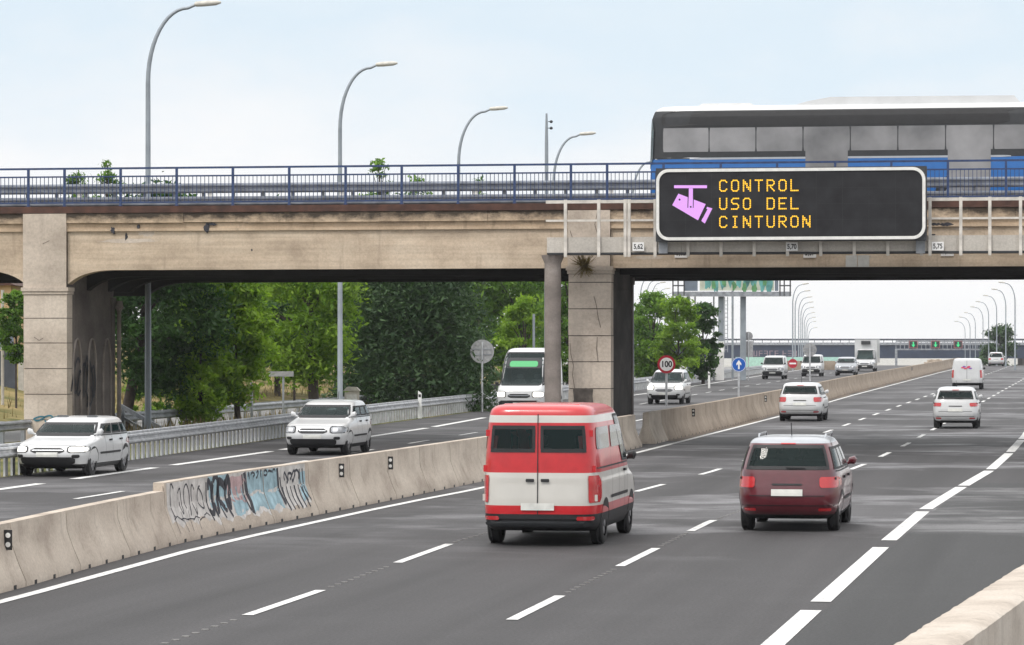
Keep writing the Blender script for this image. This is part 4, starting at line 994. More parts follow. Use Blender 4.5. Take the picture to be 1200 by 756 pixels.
        # mirrors
        p = S.side(yfb-.12, belt+.02, sg, .0); q = MB(); q.tube([(p.x-sg*.02,p.y,p.z),(p.x+sg*.05,p.y,p.z+.03),(p.x+sg*.09,p.y,p.z+.07),(p.x+sg*.16,p.y-.01,p.z+.08),(p.x+sg*.19,p.y-.01,p.z+.07)], [.025,.025,.065,.075,.035], 10); B(q, 'wing_mirror', 'black_plastic' if panel else paint, r, 50)
        # lamps
        lz = lightz or (belt*.74, belt*.92)
        q = MB()
        if tail == 'wide': S.end_patch(q, lz[0], lz[1], *( (.62,.985) if sg > 0 else (-.985,-.62)), True, .012, 0, .2, 6, 8)
        else: S.end_patch(q, lz[0], lz[1], *( (.84,.985) if sg > 0 else (-.985,-.84)), True, .012, 0, .15, 8, 6)
        B(q, 'tail_light', 'lamp_red', r, 60)
        h0, h1 = hz or (belt*.62, belt*.78); hm, hd = (h0+h1)/2, (h1-h0)/2
        def U(a, b): return (a, b) if sg > 0 else (-b, -a)
        q = MB(); S.end_patch(q, h0-.015, h1+.015, *U(.53,.975), False, .008, 0, .25, 6, 8); B(q, 'headlight_housing', 'black_plastic', r, 60)
        q = MB(); S.end_patch(q, h0, h1, *U(.57,.955), False, .013, 0, .3, 6, 8); o = B(q, 'headlight', 'headlamp_lit' if lit else 'lamp_lens', r, 60)
        q = MB(); S.end_patch(q, hm-hd*.6, hm+hd*.6, *U(.62,.78), False, .018, 0, .4, 5, 5); B(q, 'bulb', 'headlamp_lit' if lit else 'lamp_clear', o, 60)
        q = MB(); S.end_patch(q, .44, .52, *U(.66,.84), False, .018, 0, .3, 4, 5); B(q, 'fog_lamp', 'black_plastic', r, 60)
        q = MB()
        for f in ((.33,.60,.80) if not panel else (.60,.84)):
            yv = lerp(yrb, yfb, f)+.05; S.side_patch(q, sill+.12, belt, yv, yv+.011, yv, yv+.011, sg, .005, 0, 8, 1)
        S.side_patch(q, sill+.20, sill+.25, L*.30, L*.70, L*.30, L*.70, sg, .010, 0, 2, 10); S.side_patch(q, belt+.0, belt+.025, yrb+.25, yfb-.15, yrb+.25, yfb-.15, sg, .007, 0, 2, 12); B(q, 'door_trim', 'black_plastic', r)
    # bumpers, plates, grille
    q = MB(); S.end_patch(q, sill-.01, .43, -.93, .93, True, .02, 0, .1, 5, 18); B(q, 'rear_bumper', 'black_plastic' if panel else paint, r, 60)
    q = MB(); S.end_patch(q, sill-.02, .46 if not panel else .66, -.75 if not panel else -.88, .75 if not panel else .88, False, .016, 0, .15, 5, 14); B(q, 'grille', 'black_plastic', r, 60)
    for rear in (True, False):
        q = MB(); zc = .52 if not rear else (belt*.66 if not panel else .62); S.end_patch(q, zc-.055, zc+.055, -.26/W2, .26/W2, rear, .026, 0, 0, 2, 6); B(q, 'number_plate', 'plate_white', r)
    q = MB(); S.end_patch(q, belt*.60, belt*.73, -.46, .46, False, .010, 0, .25, 3, 10); B(q, 'upper_grille', 'black_plastic', r)
    q = MB(); S.end_patch(q, belt*.665, belt*.685, -.44, .44, False, .016, 0, .1, 2, 10); B(q, 'grille_bar', 'paint_silver', r)
    q = MB(); S.end_patch(q, belt-.005, belt+.035, -.9, .9, False, .011, 0, 0, 2, 12); B(q, 'cowl', 'black_plastic', r)
    q = MB(); S.end_patch(q, belt*.795, belt*.803, -.72, .72, False, .006, 0, 0, 2, 12); B(q, 'bonnet_seam', 'black_plastic', r)
    if not panel and glass_rear:
        q = MB(); S.end_patch(q, sill+.135, sill+.15, -.9, .9, True, .006, 0, 0, 2, 18); q.grid([[S.end(u, belt*.60+.0, True, .008) + Vector((0,0,dz)) for u in [(-.72+1.44*i/16) for i in range(17)]] for dz in (0,.012)]); B(q, 'tailgate_seam', 'black_plastic', r)
    if panel:                             # seam between the two rear doors
        q = MB(); S.end_patch(q, .5, H-.15, -.008, .008, True, .016, 0, 0, 12, 2); B(q, 'door_seam', 'black_plastic', r)
    if parts: parts(r, S, L, B)
    bpy.data.objects.remove(piv)
    return r
def vloc(px, py, L, away):                         # place the visible end (rear or front) on the ground point
    p = G(px, py); return Vector((p.x, p.y + L/2, 0))
# --- right carriageway
def redvan_parts(r, S, L, B):
    q = MB(); q.tube([(-.62,.42,2.13),(-.58,.42,2.16),(.58,.42,2.16),(.62,.42,2.13)], .045, 12); B(q, 'light_bar', 'lamp_red', r, 40)
    for sg in (-1,1):
        q = MB(); S.side_patch(q, 1.50, 1.84, .35, 1.55, .38, 1.55, sg, .009); S.side_patch(q, 1.50, 1.84, 1.75, 3.0, 1.75, 2.95, sg, .009); B(q, 'side_window', 'car_glass', r)
        q = MB(); S.end_patch(q, .41, .47, *((.66,.93) if sg > 0 else (-.93,-.66)), True, .026, 0, .1, 3, 5); B(q, 'reflector', 'lamp_red', r)
        q = MB(); S.end_patch(q, 1.0, 1.05, *((.055,.20) if sg > 0 else (-.20,-.055)), True, .03, 0, .1, 3, 5); B(q, 'door_handle', 'black_plastic', r)
        for z in (.75, 1.2, 1.75):
            p = S.end(sg*.93, z, True, .012); q = MB(); q.box(p.x-.03,p.x+.03,p.y-.02,p.y+.05,z-.05,z+.05); B(q, 'hinge', 'paint_red' if 1.15 < z < 1.9 else 'paint_cream', r)
        q = MB(); S.side_patch(q, .5, 1.9, 1.64, 1.652, 1.64, 1.652, sg, .006); S.side_patch(q, .5, 1.9, 3.06, 3.072, 3.06, 3.072, sg, .006); B(q, 'side_seam', 'black_plastic', r)
    q = MB(); S.end_patch(q, .30, .40, -.9, .9, True, .09, 0, .1, 3, 14, .0); B(q, 'step_bumper', 'dark_metal', r)
vehicle('emergency_van', 'red and cream high-roofed van on the motorway in front of the bridge pier', 'van', bigvan_tab(4.9,1.86,2.2), vloc(630,641,4.9,1)+Vector((0,0,0)), 0, 'paint_cream', n=8, wheel_r=.33, belt=1.2, glass_rear=False, panel=True,
        bands=[(1.13,1.90,'paint_red'),(2.03,2.4,'paint_red'),(.50,.64,'paint_red')], tail='tall', lightz=(.68,1.10), sill=.50, parts=redvan_parts, extra=[(1.47,1.86,.05,.84,True),(1.47,1.86,-.84,-.05,True)])
def roofbars(r, S, L, B):
    for sg in (-1,1):
        q = MB(); q.tube([(sg*.56, 1.0, 1.545),(sg*.56,1.1,1.60),(sg*.57,2.4,1.60),(sg*.56,2.5,1.545)], .018, 6); B(q, 'roof_rail', 'paint_silver', r)
vehicle('family_car', 'dark maroon family car driving away in front of the white cars', 'car', hatch_tab(4.15,1.74,1.58,.8,.92), vloc(922,624,4.15,1), 0, 'paint_maroon', wheel_r=.31, belt=1.0, parts=roofbars, bands=[(1.475,1.7,'paint_silver')])  # silver roof band paints in the sky reflected on the maroon roof
vehicle('hatchback', 'white hatchback in the left lane passing the weathered median barrier', 'car', hatch_tab(4.1,1.76,1.52), vloc(937,494,4.1,1), 0, 'paint_white', group='white cars driving away')
vehicle('small_hatchback', 'small white hatchback with red tail lights in the middle lane', 'car', hatch_tab(3.6,1.66,1.5,.95), vloc(1119.5,502.5,3.6,1), 0, 'paint_white', group='white cars driving away', lightz=(.80,.93))
def logo(r, S, L, B):
    q = MB(); rl = random.Random(2)
    for u0, z0, m_ in ((-.28,1.36,0),(-.10,1.30,0),(.08,1.36,0),(.24,1.31,1),(-.18,1.42,1),(.14,1.42,0)): S.end_patch(q, z0, z0+.09, u0-.10, u0+.10, True, .02, m_, .4, 4, 4)
    B(q, 'logo', ['logo_red','logo_violet'], r)
vehicle('delivery_van', 'white delivery van with red and violet emblem on its rear doors', 'van', van_tab(4.4,2.0,2.0), vloc(1133,456.5,4.4,1), 0, 'paint_white', n=8, panel=True, glass_rear=False, tail='tall', lightz=(.75,1.25), wheel_r=.33, sill=.42, parts=logo)
vehicle('sport_utility', 'white high car at the far crest of the motorway by the tree', 'car', hatch_tab(4.5,1.9,1.7,.8), vloc(1167,429.3,4.5,1), 0, 'paint_white', wheel_r=.36, group='white cars driving away')
# --- left carriageway, oncoming
vehicle('hatchback', 'white hatchback with lit headlights in front of the left pier', 'car', hatch_tab(4.3,1.78,1.36), vloc(55,559,4.3,0), PI, 'paint_white', lit=True, group='oncoming white cars', hz=(.58,.70))
vehicle('hatchback', 'white hatchback passing the guardrail below the roadside trees', 'car', hatch_tab(4.2,1.8,1.50), vloc(366,534,4.2,0), PI, 'paint_white', group='oncoming white cars')
def minibus(r, S, L, B):
    q = MB(); S.end_patch(q, 2.06, 2.30, -.62, .62, False, .02, 0, .1, 4, 10); B(q, 'destination_board', 'led_green_soft', r)
    q = MB(); S.end_patch(q, 2.0, 2.44, -.80, .80, False, .014, 0, .1, 4, 10); B(q, 'board_housing', 'dark_metal', r)
vehicle('minibus', 'tall white minibus with green lit board above its windscreen beside the round column', 'minibus', bigvan_tab(6.0,2.05,2.85), Vector((G(608,488).x, G(608,488).y+3, 0)), PI, 'paint_white', n=8, wheel_r=.36, belt=1.28, panel=True, glass_rear=False, lit=True, hz=(.80,1.02), parts=minibus)
vehicle('white_car', 'white high car with bright headlights behind the speed limit sign', 'car', hatch_tab(4.4,1.86,1.72), vloc(778,474,4.4,0), PI, 'paint_white', lit=True, wheel_r=.34, group='oncoming white cars', hz=(.72,.92))
vehicle('small_van', 'white small van approaching left of the no entry sign', 'van', van_tab(4.3,1.85,1.9), vloc(905,444.5,4.3,0), PI, 'paint_white', n=8, panel=True, glass_rear=False, group='oncoming white vans')
vehicle('small_van', 'white small van approaching behind the grey disc sign back', 'van', van_tab(4.3,1.8,1.9), vloc(950,441.3,4.3,0), PI, 'paint_white', n=8, panel=True, glass_rear=False, group='oncoming white vans')
vehicle('silver_car', 'silver grey car approaching beside the white box truck', 'car', hatch_tab(4.4,1.88,1.66), vloc(990,440.5,4.4,0), PI, 'paint_silver', wheel_r=.34)
def boxtruck(r, S, L, B):
    q = MB(); q.box(-1.12,1.12,-1.6,2.9,.85,3.25); o = B(q, 'cargo_box', 'paint_white', r)
    q = MB(); q.box(-.45,.45,2.9,3.2,2.72,3.06); B(q, 'cooling_unit', 'dark_metal', r)
    q = MB(); q.box(-1.14,1.14,2.88,2.93,3.2,3.29); B(q, 'box_trim', 'paint_grey', r)
vehicle('box_truck', 'white refrigerated box truck approaching beside the weathered barrier', 'truck', bigvan_tab(5.2,1.98,2.3), vloc(1013,435.5,5.2,0)+Vector((0,0,0)), PI, 'paint_white', n=8, panel=True, glass_rear=False, wheel_r=.38, belt=1.2, parts=boxtruck)
p = G(592, 437)
vehicle('white_car', 'white car on the side road behind the grey sign disc', 'car', hatch_tab(4.3,1.8,1.6), Vector((-38.5, 232, 0)), PI, 'paint_offwhite', group='oncoming white cars')

# --- bus on the bridge
bus = thing('city_bus', 'blue and silver city bus with dark windows driving over the bridge', 'bus', (bx(768,104)+6.2, 103.6, 7.16))
BL, BW, BH = 12.4, 2.55, 3.4
BUS = [(.30,.10,-.10,.98),(.42,.02,-.02,1),(.8,0,0,1),(1.2,.01,-.02,1),(2.0,.03,-.06,.995),(2.8,.06,-.10,.985),(3.0,.10,-.16,.965),(3.14,.17,-.25,.93),(3.24,.32,-.42,.86),(3.28,.6,-.8,.75)]
S = Shell([(z, a, BL+b, h*BW/2) for z, a, b, h in BUS], 14)
def BB(q, nm, mm, par, sm=None):                  # rear at the picture's left: rotate so that length runs along x
    q.v = [(v[1]-BL/2, -v[0], v[2]) for v in q.v]; return q.build(nm, mm, par, smooth=sm)
BB(S.mesh(lambda x,y,z: 1 if z < .42 else 2 if z < 1.60 else 3 if z < 3.12 else 0), 'body', ['paint_white','black_plastic','paint_busblue','dark_metal'], bus, 40)
for sg in (-1, 1):
    for i in range(8):
        a = .45 + i*1.45
        q = MB(); S.side_patch(q, 1.84, 2.58, a, a+1.42, a, a+1.42, sg, .008, rnd=.02); BB(q, 'window', 'bus_glass', bus)
    q = MB(); S.side_patch(q, 2.62, 3.08, .4, BL-.4, .4, BL-.4, sg, .010); BB(q, 'upper_band', 'black_plastic', bus)
    q = MB(); S.side_patch(q, 1.60, 1.66, .2, BL-.2, .2, BL-.2, sg, .008); BB(q, 'silver_strip', 'paint_silver', bus)
    q = MB(); S.side_patch(q, .75, .80, .2, BL-.2, .2, BL-.2, sg, .008); BB(q, 'lower_strip', 'paint_silver', bus)
    for yw in (2.6, 9.4):
        wx = sg*(BW/2)
        q = MB(); q.disc((wx+sg*.004, yw, .5), .58, 'x', 26); BB(q, 'wheel_arch', 'black_plastic', bus)
    if sg > 0:
        for a in (4.86, 9.2):
            q = MB(); S.side_patch(q, .45, 2.56, a, a+1.3, a, a+1.3, sg, .014); o = BB(q, 'door', 'bus_glass', bus)
for xw in (-3.6, 3.2):
    for sg in (-1, 1):
        q = MB(); q.tube([(xw, sg*(BW/2-.26), .48),(xw, sg*(BW/2+.01), .48)], .48, 24); w_ = q.build('wheel', 'tyre_rubber', bus); q = MB(); q.tube([(xw, sg*(BW/2+.0), .48),(xw, sg*(BW/2+.02), .48)], .28, 20); q.build('rim', 'rim_alloy', w_)
q = MB(); S.end_patch(q, 1.35, 2.9, -.9, .9, True, .012); BB(q, 'rear_window', 'car_glass', bus)
q = MB(); S.end_patch(q, 1.2, 2.9, -.94, .94, False, .012); BB(q, 'windscreen', 'car_glass', bus)
q = MB(); q.prism([(-1.8,3.26),(5.2,3.26),(5.0,3.50),(-.6,3.52),(-1.3,3.40)], -.85, .85); q.build('roof_unit', 'paint_white', bus)
q = MB(); q.prism([(-4.8,3.26),(-2.9,3.26),(-3.1,3.38),(-4.6,3.38)], -.6, .6); q.build('roof_hatch', 'paint_offwhite', bus)

# ------------------------------------------------------------------ street lamps
def lamp(lab, base, top_z, arm, ang, group, head=1.0, r0=.11):
    r = thing('street_lamp', lab, 'street lamp', base, ang, group)
    h = top_z - base.z; rise = min(2.6*head, h*.3)
    q = MB(); q.tube([(0,0,-.1),(0,0,.5),(0,0,.55),(0,0,h-rise)], [r0*1.25,r0*1.2,r0,r0*.72], 12); q.build('pole', 'pole_grey', r, smooth=40)
    q = MB(); pts = [(0,0,h-rise)]
    for i in range(1, 13):
        a = R(90*i/12); pts.append(((1-math.cos(a))*arm*.55, 0, h-rise + math.sin(a)*rise*.94))
    pts.append((arm*.66, 0, h-.04)); q.tube(pts, [r0*.70 - r0*.25*i/(len(pts)-1) for i in range(len(pts))], 10); q.build('arm', 'pole_grey', r, smooth=60)
    q = MB(); L = .88*head; x = arm*.64
    q.tube([(x,0,h-.05),(x+.05,0,h-.04),(x+L*.35,0,h-.01),(x+L*.8,0,h+.03),(x+L,0,h+.05)], [.05,.11*head,.13*head,.12*head,.05], 12)
    q.v = [(a, b, (c_-h)*.75+h) for a, b, c_ in q.v]
    q.build('lamp_head', 'lamp_cream', r, smooth=50)
    return r
ord_ = ['tallest street lamp, nearest of the row, left of the bridge', 'second street lamp in the row, over the middle of the railing', 'third street lamp in the row, left of the camera mast', 'fourth street lamp in the row, right of the camera mast', 'fifth street lamp in the row, low beside the bus']
for (px, hx, ty, D), lab in zip(((173.5,260,4,110),(398.5,465,75,134),(537.5,595,127,159),(649,697,156.5,179),(741,778,187,204)), ord_):
    b = at(px, 398, D); zt_ = at(px, ty, D).z; b.z = 0
    lamp(lab, b, zt_, (hx-px)/F*D*.98, TH, 'tall curved street lamps left of the motorway')
for i, (px, ty) in enumerate(((750.5,324),(757.5,328),(764,331),(770.5,338),(779,343))):
    D = 290 + i*28; b = at(px, 398, D); zt_ = at(px, ty, D).z; b.z = 0
    lamp('%s of five thin street lamps above the trees left of the billboard' % ('leftmost','second','third','fourth','last')[i], b, zt_, 1.3, TH, 'thin lamps above the far trees', .7, .07)
nth = ['nearest','second','third','fourth','fifth','sixth','seventh','eighth','ninth']
for i, (px, hx, ty) in enumerate(((929,946.5,332.6),(931.8,948.8,340.7),(936,951,348),(938.5,952.4,354),(940.5,953.6,360.2),(942.5,954.6,366.5),(944.3,955.4,372),(945.8,956.3,376.6),(947.5,957.3,384))):
    D = (348,385,425,465,505,545,580,615,650)[i]; b = at(px, 398, D); zt_ = at(px, ty, D).z; b.z = gz(b.y)
    lamp('%s lamp of the far row standing left of the box truck' % nth[i], b, zt_, (hx-px)/F*D, TH, 'far lamps left of the truck', .8, .085)
for i, (px, hx, ty) in enumerate(((1189.5,1171,331),(1178.7,1163,339),(1168,1152.5,346.4),(1158.6,1143.5,353.5),(1152,1137,359.7),(1143,1129.5,366.5),(1136.8,1123,371.6),(1131,1118,376.6))):
    D = (348,385,425,465,505,545,580,615)[i]; b = at(px, 398, D); zt_ = at(px, ty, D).z; b.z = gz(b.y)
    lamp('%s lamp of the far row beside the far right tree' % nth[i], b, zt_, (px-hx)/F*D, TH+PI, 'far lamps by the right tree', .8, .085)
# camera mast
b = at(640.5, 398, 170); b.z = 0; zt_ = at(640, 133, 170).z
r = thing('camera_mast', 'grey mast with small camera balls rising behind the bridge', 'mast', b)
q = MB(); q.tube([(0,0,-.1),(0,0,zt_*.9),(0,0,zt_)], [.14,.09,.05], 12); q.build('pole', 'pole_grey', r)
for dz in (.42, .75):
    q = MB(); q.tube([(.08,0,zt_-dz),(.24,0,zt_-dz)], .02, 6); q.tube([(.24,0,zt_-dz-.07),(.24,0,zt_-dz),(.24,0,zt_-dz+.07)], [.05,.10,.04], 10); q.build('camera', 'dark_metal', r)
b = at(625.5, 398, 178); b.z = 0
q = MB(); q.tube([b, (b.x, b.y, at(625,368,178).z)], .07, 10); tag(q.build('bare_pole', 'pole_grey'), 'short pale pole left of the round gantry column', 'pole')

# ------------------------------------------------------------------ road signs
def sign(lab, px, py, rad_px, D, face, base_z, parts, pole_r=.04, facing=True):
    c = at(px, py, D); r = thing('road_sign', lab, 'road sign', (c.x, c.y, base_z), TH); z = c.z - base_z; rad = rad_px/F*D
    q = MB(); q.tube([(0,.03,0),(0,.03,z+rad*.8)], pole_r, 10); q.build('pole', 'galvanised', r)
    q = MB(); q.disc((0,-.02,z), rad, 'y', 36, 0, .025); q.build('disc', face, r)
    if parts: parts(r, z, rad)
    return r
def limit100(r, z, rad):
    q = MB(); q.disc((0,-.024,z), rad*.74, 'y', 36); q.build('inner_disc', 'sign_white', r)
    text_obj('100', rad*.92, (0,-.028,z), 'sign_black', r, bold=.008, wide=.9)
def arrow(r, z, rad):
    q = MB(); a = rad
    q.prism([(-a*.11,z-a*.62),(a*.11,z-a*.62),(a*.11,z+a*.05),(a*.34,z-a*.12),(a*.34,z+a*.16),(0,z+a*.62),(-a*.34,z+a*.16),(-a*.34,z-a*.12),(-a*.11,z+a*.05)], -.026, -.021); q.build('arrow', 'sign_white', r)
    q = MB(); n = 36
    ring = [[Vector((math.cos(2*PI*k/n)*rr_, -.0235, z+math.sin(2*PI*k/n)*rr_)) for k in range(n+1)] for rr_ in (a*.90, a*.96)]
    q.grid(ring); q.build('rim', 'sign_white', r)
def noentry(r, z, rad):
    q = MB(); q.box(-rad*.72, rad*.72, -.026, -.021, z-rad*.17, z+rad*.17); q.build('bar', 'sign_white', r)
zmed = lambda D: .90
sign('round red-bordered speed limit sign reading 100 on the median barrier', 781, 427, 10.6, 113.5, 'sign_red', .93, limit100)
sign('round blue sign with white upward arrow on the median barrier', 865.8, 427.3, 8.6, 3900*2.25/(464-398)*.985, 'sign_blue', .93, arrow)
sign('round red no entry sign with white bar behind the small vans', 929, 426, 5.4, 330, 'sign_red', 0, noentry)
def back_straps(r, z, rad):
    for dz in (-.25,.2):
        q = MB(); q.box(-rad*.8, rad*.8, -.045, -.021, z+rad*dz-.02, z+rad*dz+.02); q.build('strap', 'galvanised_dull', r)
    q = MB(); q.tube([(0,-.07,0),(0,-.07,z+rad*.8)], .045, 10); q.build('post', 'galvanised', r)
sign('grey back of a large round sign left of the minibus', 565, 412, 14, 148, 'sign_back', 0, back_straps)
sign('grey back of a round sign on the median in front of the small van', 949, 410, 8, 3900*2.25/(446-398)*.99, 'sign_back', .93, back_straps)
rs = sign('grey sign back with plate below on a tall post by the billboard leg', 877, 394, 5.2, 262, 'sign_back', 0, back_straps)
q = MB(); z = at(877,408,262).z; q.box(-.36,.36,-.02,.0,z-.7,z+.55); q.build('plate', 'sign_back', rs)
b = at(332, 398, 128); b.z = 0; zt_ = at(332, 437, 128).z; r = thing('street_name_sign', 'small grey street sign on a thin pole among the trees', 'road sign', b, TH)
q = MB(); q.tube([(0,0,0),(0,0,zt_)], .04, 8); q.build('pole', 'galvanised_dull', r); box_part('panel', 'sign_back', r, -.55,.40,-.06,-.042,zt_-.14,zt_+.06)
b = at(295, 398, 124); b.z = 0; q = MB(); q.tube([b, (b.x,b.y,at(295,448,124).z)], .05, 8); tag(q.build('bare_pole', 'galvanised_dull'), 'thin grey pole right of the bright tree trunk', 'pole')
# stone cabinet with pitched cap
b = at(412.5, 398, 141); b.z = 0; r = thing('utility_cabinet', 'small stone cabinet with pitched cap beside a lamp pole', 'cabinet', b, TH)
zc = at(412, 458, 141).z; q = MB(); q.box(-.30,.30,-.3,.3,0,zc); q.build('cabinet_body', 'cabinet_stone', r); q = MB(); q.prism([(-.36,zc),(.36,zc),(.2,zc+.16),(-.2,zc+.16)], -.36, .36); q.build('cap', 'cabinet_stone', r)
box_part('door', 'pale_wall', r, -.22,.22,-.312,-.302,.15,zc-.15)

# steps' handrail by the left pier
c0, c1 = at(142, 476, 112), at(196, 506, 110)
r = thing('stair_railing', 'sloping grey handrail beside the dark tree trunk', 'railing', (c0.x, c0.y, 0))
q = MB(); d = Vector((c1.x-c0.x, c1.y-c0.y, 0)); q.bar((0,0,c0.z), d + Vector((0,0,c1.z)), .06, .14); q.bar((0,0,c0.z-.35), d + Vector((0,0,c1.z-.35)), .05, .08); q.build('handrail', 'galvanised_dull', r)
for t in (.05,.5,.95): p = d*t; q = MB(); q.box(p.x-.05,p.x+.05,p.y-.05,p.y+.05,-.1,lerp(c0.z,c1.z,t)); q.build('post', 'galvanised_dull', r)

# ------------------------------------------------------------------ left background: fence, building
b = at(3, 398, 150); r = thing('boundary_fence', 'dark slate panel fence with blue grey upper panels left of the pier', 'fence', (b.x, b.y, 0), TH)
for i in range(-4, 1):
    q = MB(); q.box(i*1.3-.62+.0, i*1.3+.62, -.04, .04, .1, at(0,411,150).z); q.build('lower_panel', 'slate_panel', r)
    q = MB(); q.box(i*1.3-.62, i*1.3+.5, -.02, .02, at(0,410,150).z, at(0,385,150).z); q.build('upper_panel', 'blue_panel', r)
q = MB(); x = at(24,398,150).x - b.x; q.box(.72,.95,-.1,.1,0,at(0,415,150).z); q.build('end_post', 'cabinet_stone', r)
b = at(-10, 398, 172); r = thing('ochre_building', 'tan house wall above the dark fence left of the pier', 'building', (b.x, b.y, 0), TH)
box_part('wall', 'ochre_wall', r, -7, 1.0, 0, 6, 0, 6.0); q = MB(); q.prism([(-7.3,6.0),(1.3,6.0),(-3,7.6)], -.3, 6.3); q.build('roof', 'rust_steel', r)
q = MB(); q.box(-1.6,-.6,-.03,.02,3.4,4.7); w_ = q.build('window', 'white_steel', r); box_part('pane', 'car_glass', w_, -1.5,-.7,-.05,-.035,3.5,4.6)
q = MB(); b = at(3, 398, 140); q.tube([(b.x,b.y,0),(b.x,b.y,at(3,340,140).z)], .07, 8); tag(q.build('bare_pole', 'cabinet_stone'), 'thin pale pole at the left edge of the picture', 'pole')

# ------------------------------------------------------------------ trees
def tree(name, lab, px, D, h, crown, mtl, cat='tree', group=None, leaves=6000, size=.16, seed=0, droop=.0, base_z=0.0, trunk_r=.16, shape='round', lean=0.0):
    """crown = (dx, z_low, radius) ; a trunk with limbs, and leaf-sized faces gathered in clumps round the limb ends"""
    rr = random.Random(seed*131+7); b = at(px, 398, D); b.z = base_z
    r = thing(name, lab, cat, b, rr.uniform(-.4,.4)*0, group)
    dx, zl, rad = crown; cz = (zl+h)/2; hh = (h-zl)/2
    C0 = Vector((dx*CO, dx*SI, 0))
    q = MB(); fork = lerp(zl, h, .18)
    top = C0*.7 + Vector((0,0,lerp(zl,h,.72)))
    q.tube([(0,0,-.2),(0,0,.25),C0*.25+Vector((rr.uniform(-.06,.06),0,fork*.6)),C0*.5+Vector((0,0,fork)),top], [trunk_r*1.35,trunk_r,trunk_r*.85,trunk_r*.7,.03], 10)
    ends = []
    nl = 15 if shape == 'round' else 26
    nclump = max(24, leaves//(150 if shape == 'round' else 90))
    clumps = []
    for i in range(nclump):
        for _ in range(60):
            u = rr.uniform(-1,1); a = rr.uniform(0,2*PI)
            if shape == 'cone': rmax = (1-(u+1)/2)**.55*.95 + .12
            elif shape == 'slender': rmax = math.sqrt(max(0,1-u*u))*.9+.08
            else: rmax = math.sqrt(max(0,1-abs(u)**2.4)) * (.78 + .30*math.sin(3*a+seed) * math.cos(2.2*u+seed*1.7))
            k = math.sqrt(rr.uniform(.10,1)); p = Vector((math.cos(a)*rmax*k*rad, math.sin(a)*rmax*k*rad, cz+u*hh))
            break
        clumps.append((C0 + p, rr.uniform(.6,1.25), rr.random()))
    for c_, s_, t_ in clumps[:nl]:
        st = C0*.5 + Vector((0,0,lerp(fork, min(c_.z, h*.8), .45))); mid = st.lerp(c_, .5) + Vector((0,0,.12))
        q.tube([st, mid, c_], [trunk_r*.38, trunk_r*.22, .012], 6)
    q.build('trunk', 'bark', r, smooth=60)
    q = MB(); V, Fc, tone = [], [], []
    per = max(20, leaves//nclump)
    for c_, s_, t_ in clumps:
        cs = rad*(.235 if shape == 'round' else .30)*s_ if shape != 'slender' else rad*.5*s_
        for j in range(int(per*s_)):
            d = Vector((rr.gauss(0,1), rr.gauss(0,1), rr.gauss(0,.55))); d = d*(cs*.55)
            p = c_ + d; p.z -= droop*d.xy.length*1.2
            n = Vector((rr.gauss(0,.6), rr.gauss(0,.6), rr.gauss(.7,.5))).normalized()
            u = n.cross(Vector((rr.gauss(0,1),rr.gauss(0,1),rr.gauss(0,.4)-droop))).normalized()
            if u.length < .1: continue
            v = n.cross(u); L = size*rr.choice((.55,.8,1,1.15,1.5,1.9)); wd = L*(.42 if shape != 'cone' else .36)
            o = len(V); V += [tuple(p-u*L*.5), tuple(p+v*wd*.5-u*L*.05), tuple(p+u*L*.5), tuple(p-v*wd*.5-u*L*.05)]
            Fc.append((o,o+1,o+2,o+3)); tone.append(min(1,max(0, .15+.55*t_+rr.gauss(0,.18))))
    q.v, q.f, q.m = V, Fc, [0]*len(Fc); q.build('crown', mtl, r, tone=tone)
    return r
GT = 'roadside trees seen under the bridge'
tree('roadside_tree', 'dark shady tree with black trunk right behind the left pier', 146, 118, 8.6, (1.2,1.6,2.7), 'leaf_dark', group=GT, leaves=20000, seed=1, trunk_r=.22, size=.19, droop=.3)
tree('roadside_tree', 'low drooping bright green tree in front of the second guardrail', 237, 119, 4.0, (-.1,.35,1.4), 'leaf_bright', group=GT, leaves=10000, seed=2, droop=.5, trunk_r=.09, size=.15)
tree('roadside_tree', 'bright green pointed tree in the middle of the roadside group', 279, 121, 6.3, (-.2,1.1,1.75), 'leaf_bright', group=GT, leaves=21000, seed=3, droop=.4, trunk_r=.12, size=.17)
tree('roadside_tree', 'broad bright green tree on a thick trunk left of the second lamp pole', 368, 140, 8.8, (-.3,1.7,2.9), 'leaf_bright', group=GT, leaves=26000, seed=4, droop=.35, trunk_r=.24, size=.20)
tree('conifer', 'large dark conifer beside the second lamp pole', 484, 150, 9.7, (0,.1,3.5), 'leaf_conifer', leaves=80000, seed=5, droop=.9, shape='cone', trunk_r=.16, size=.19)
tree('roadside_tree', 'mid green tree behind the minibus and round column', 610, 205, 9.6, (0,1.0,2.9), 'leaf_mid', group=GT, leaves=14000, seed=6, size=.24)
tree('roadside_tree', 'yellow green bushy tree just left of the round column', 618, 185, 5.4, (-.3,.5,1.7), 'leaf_bright', group=GT, leaves=8000, seed=7, size=.2)
tree('roadside_tree', 'green tree glimpsed between the round column and the right pier', 668, 200, 9.6, (0,.6,2.2), 'leaf_mid', group=GT, leaves=11000, seed=8, size=.22)
GB = 'background trees on the bank'
blabs = ['dark background tree between the left pier and the pointed tree','background tree behind the low drooping tree','background tree behind the pointed bright tree','background tree left of the second lamp pole','background tree behind the dark conifer on its left','background tree behind the dark conifer on its right','background tree behind the minibus roof','background tree left of the short pale pole']
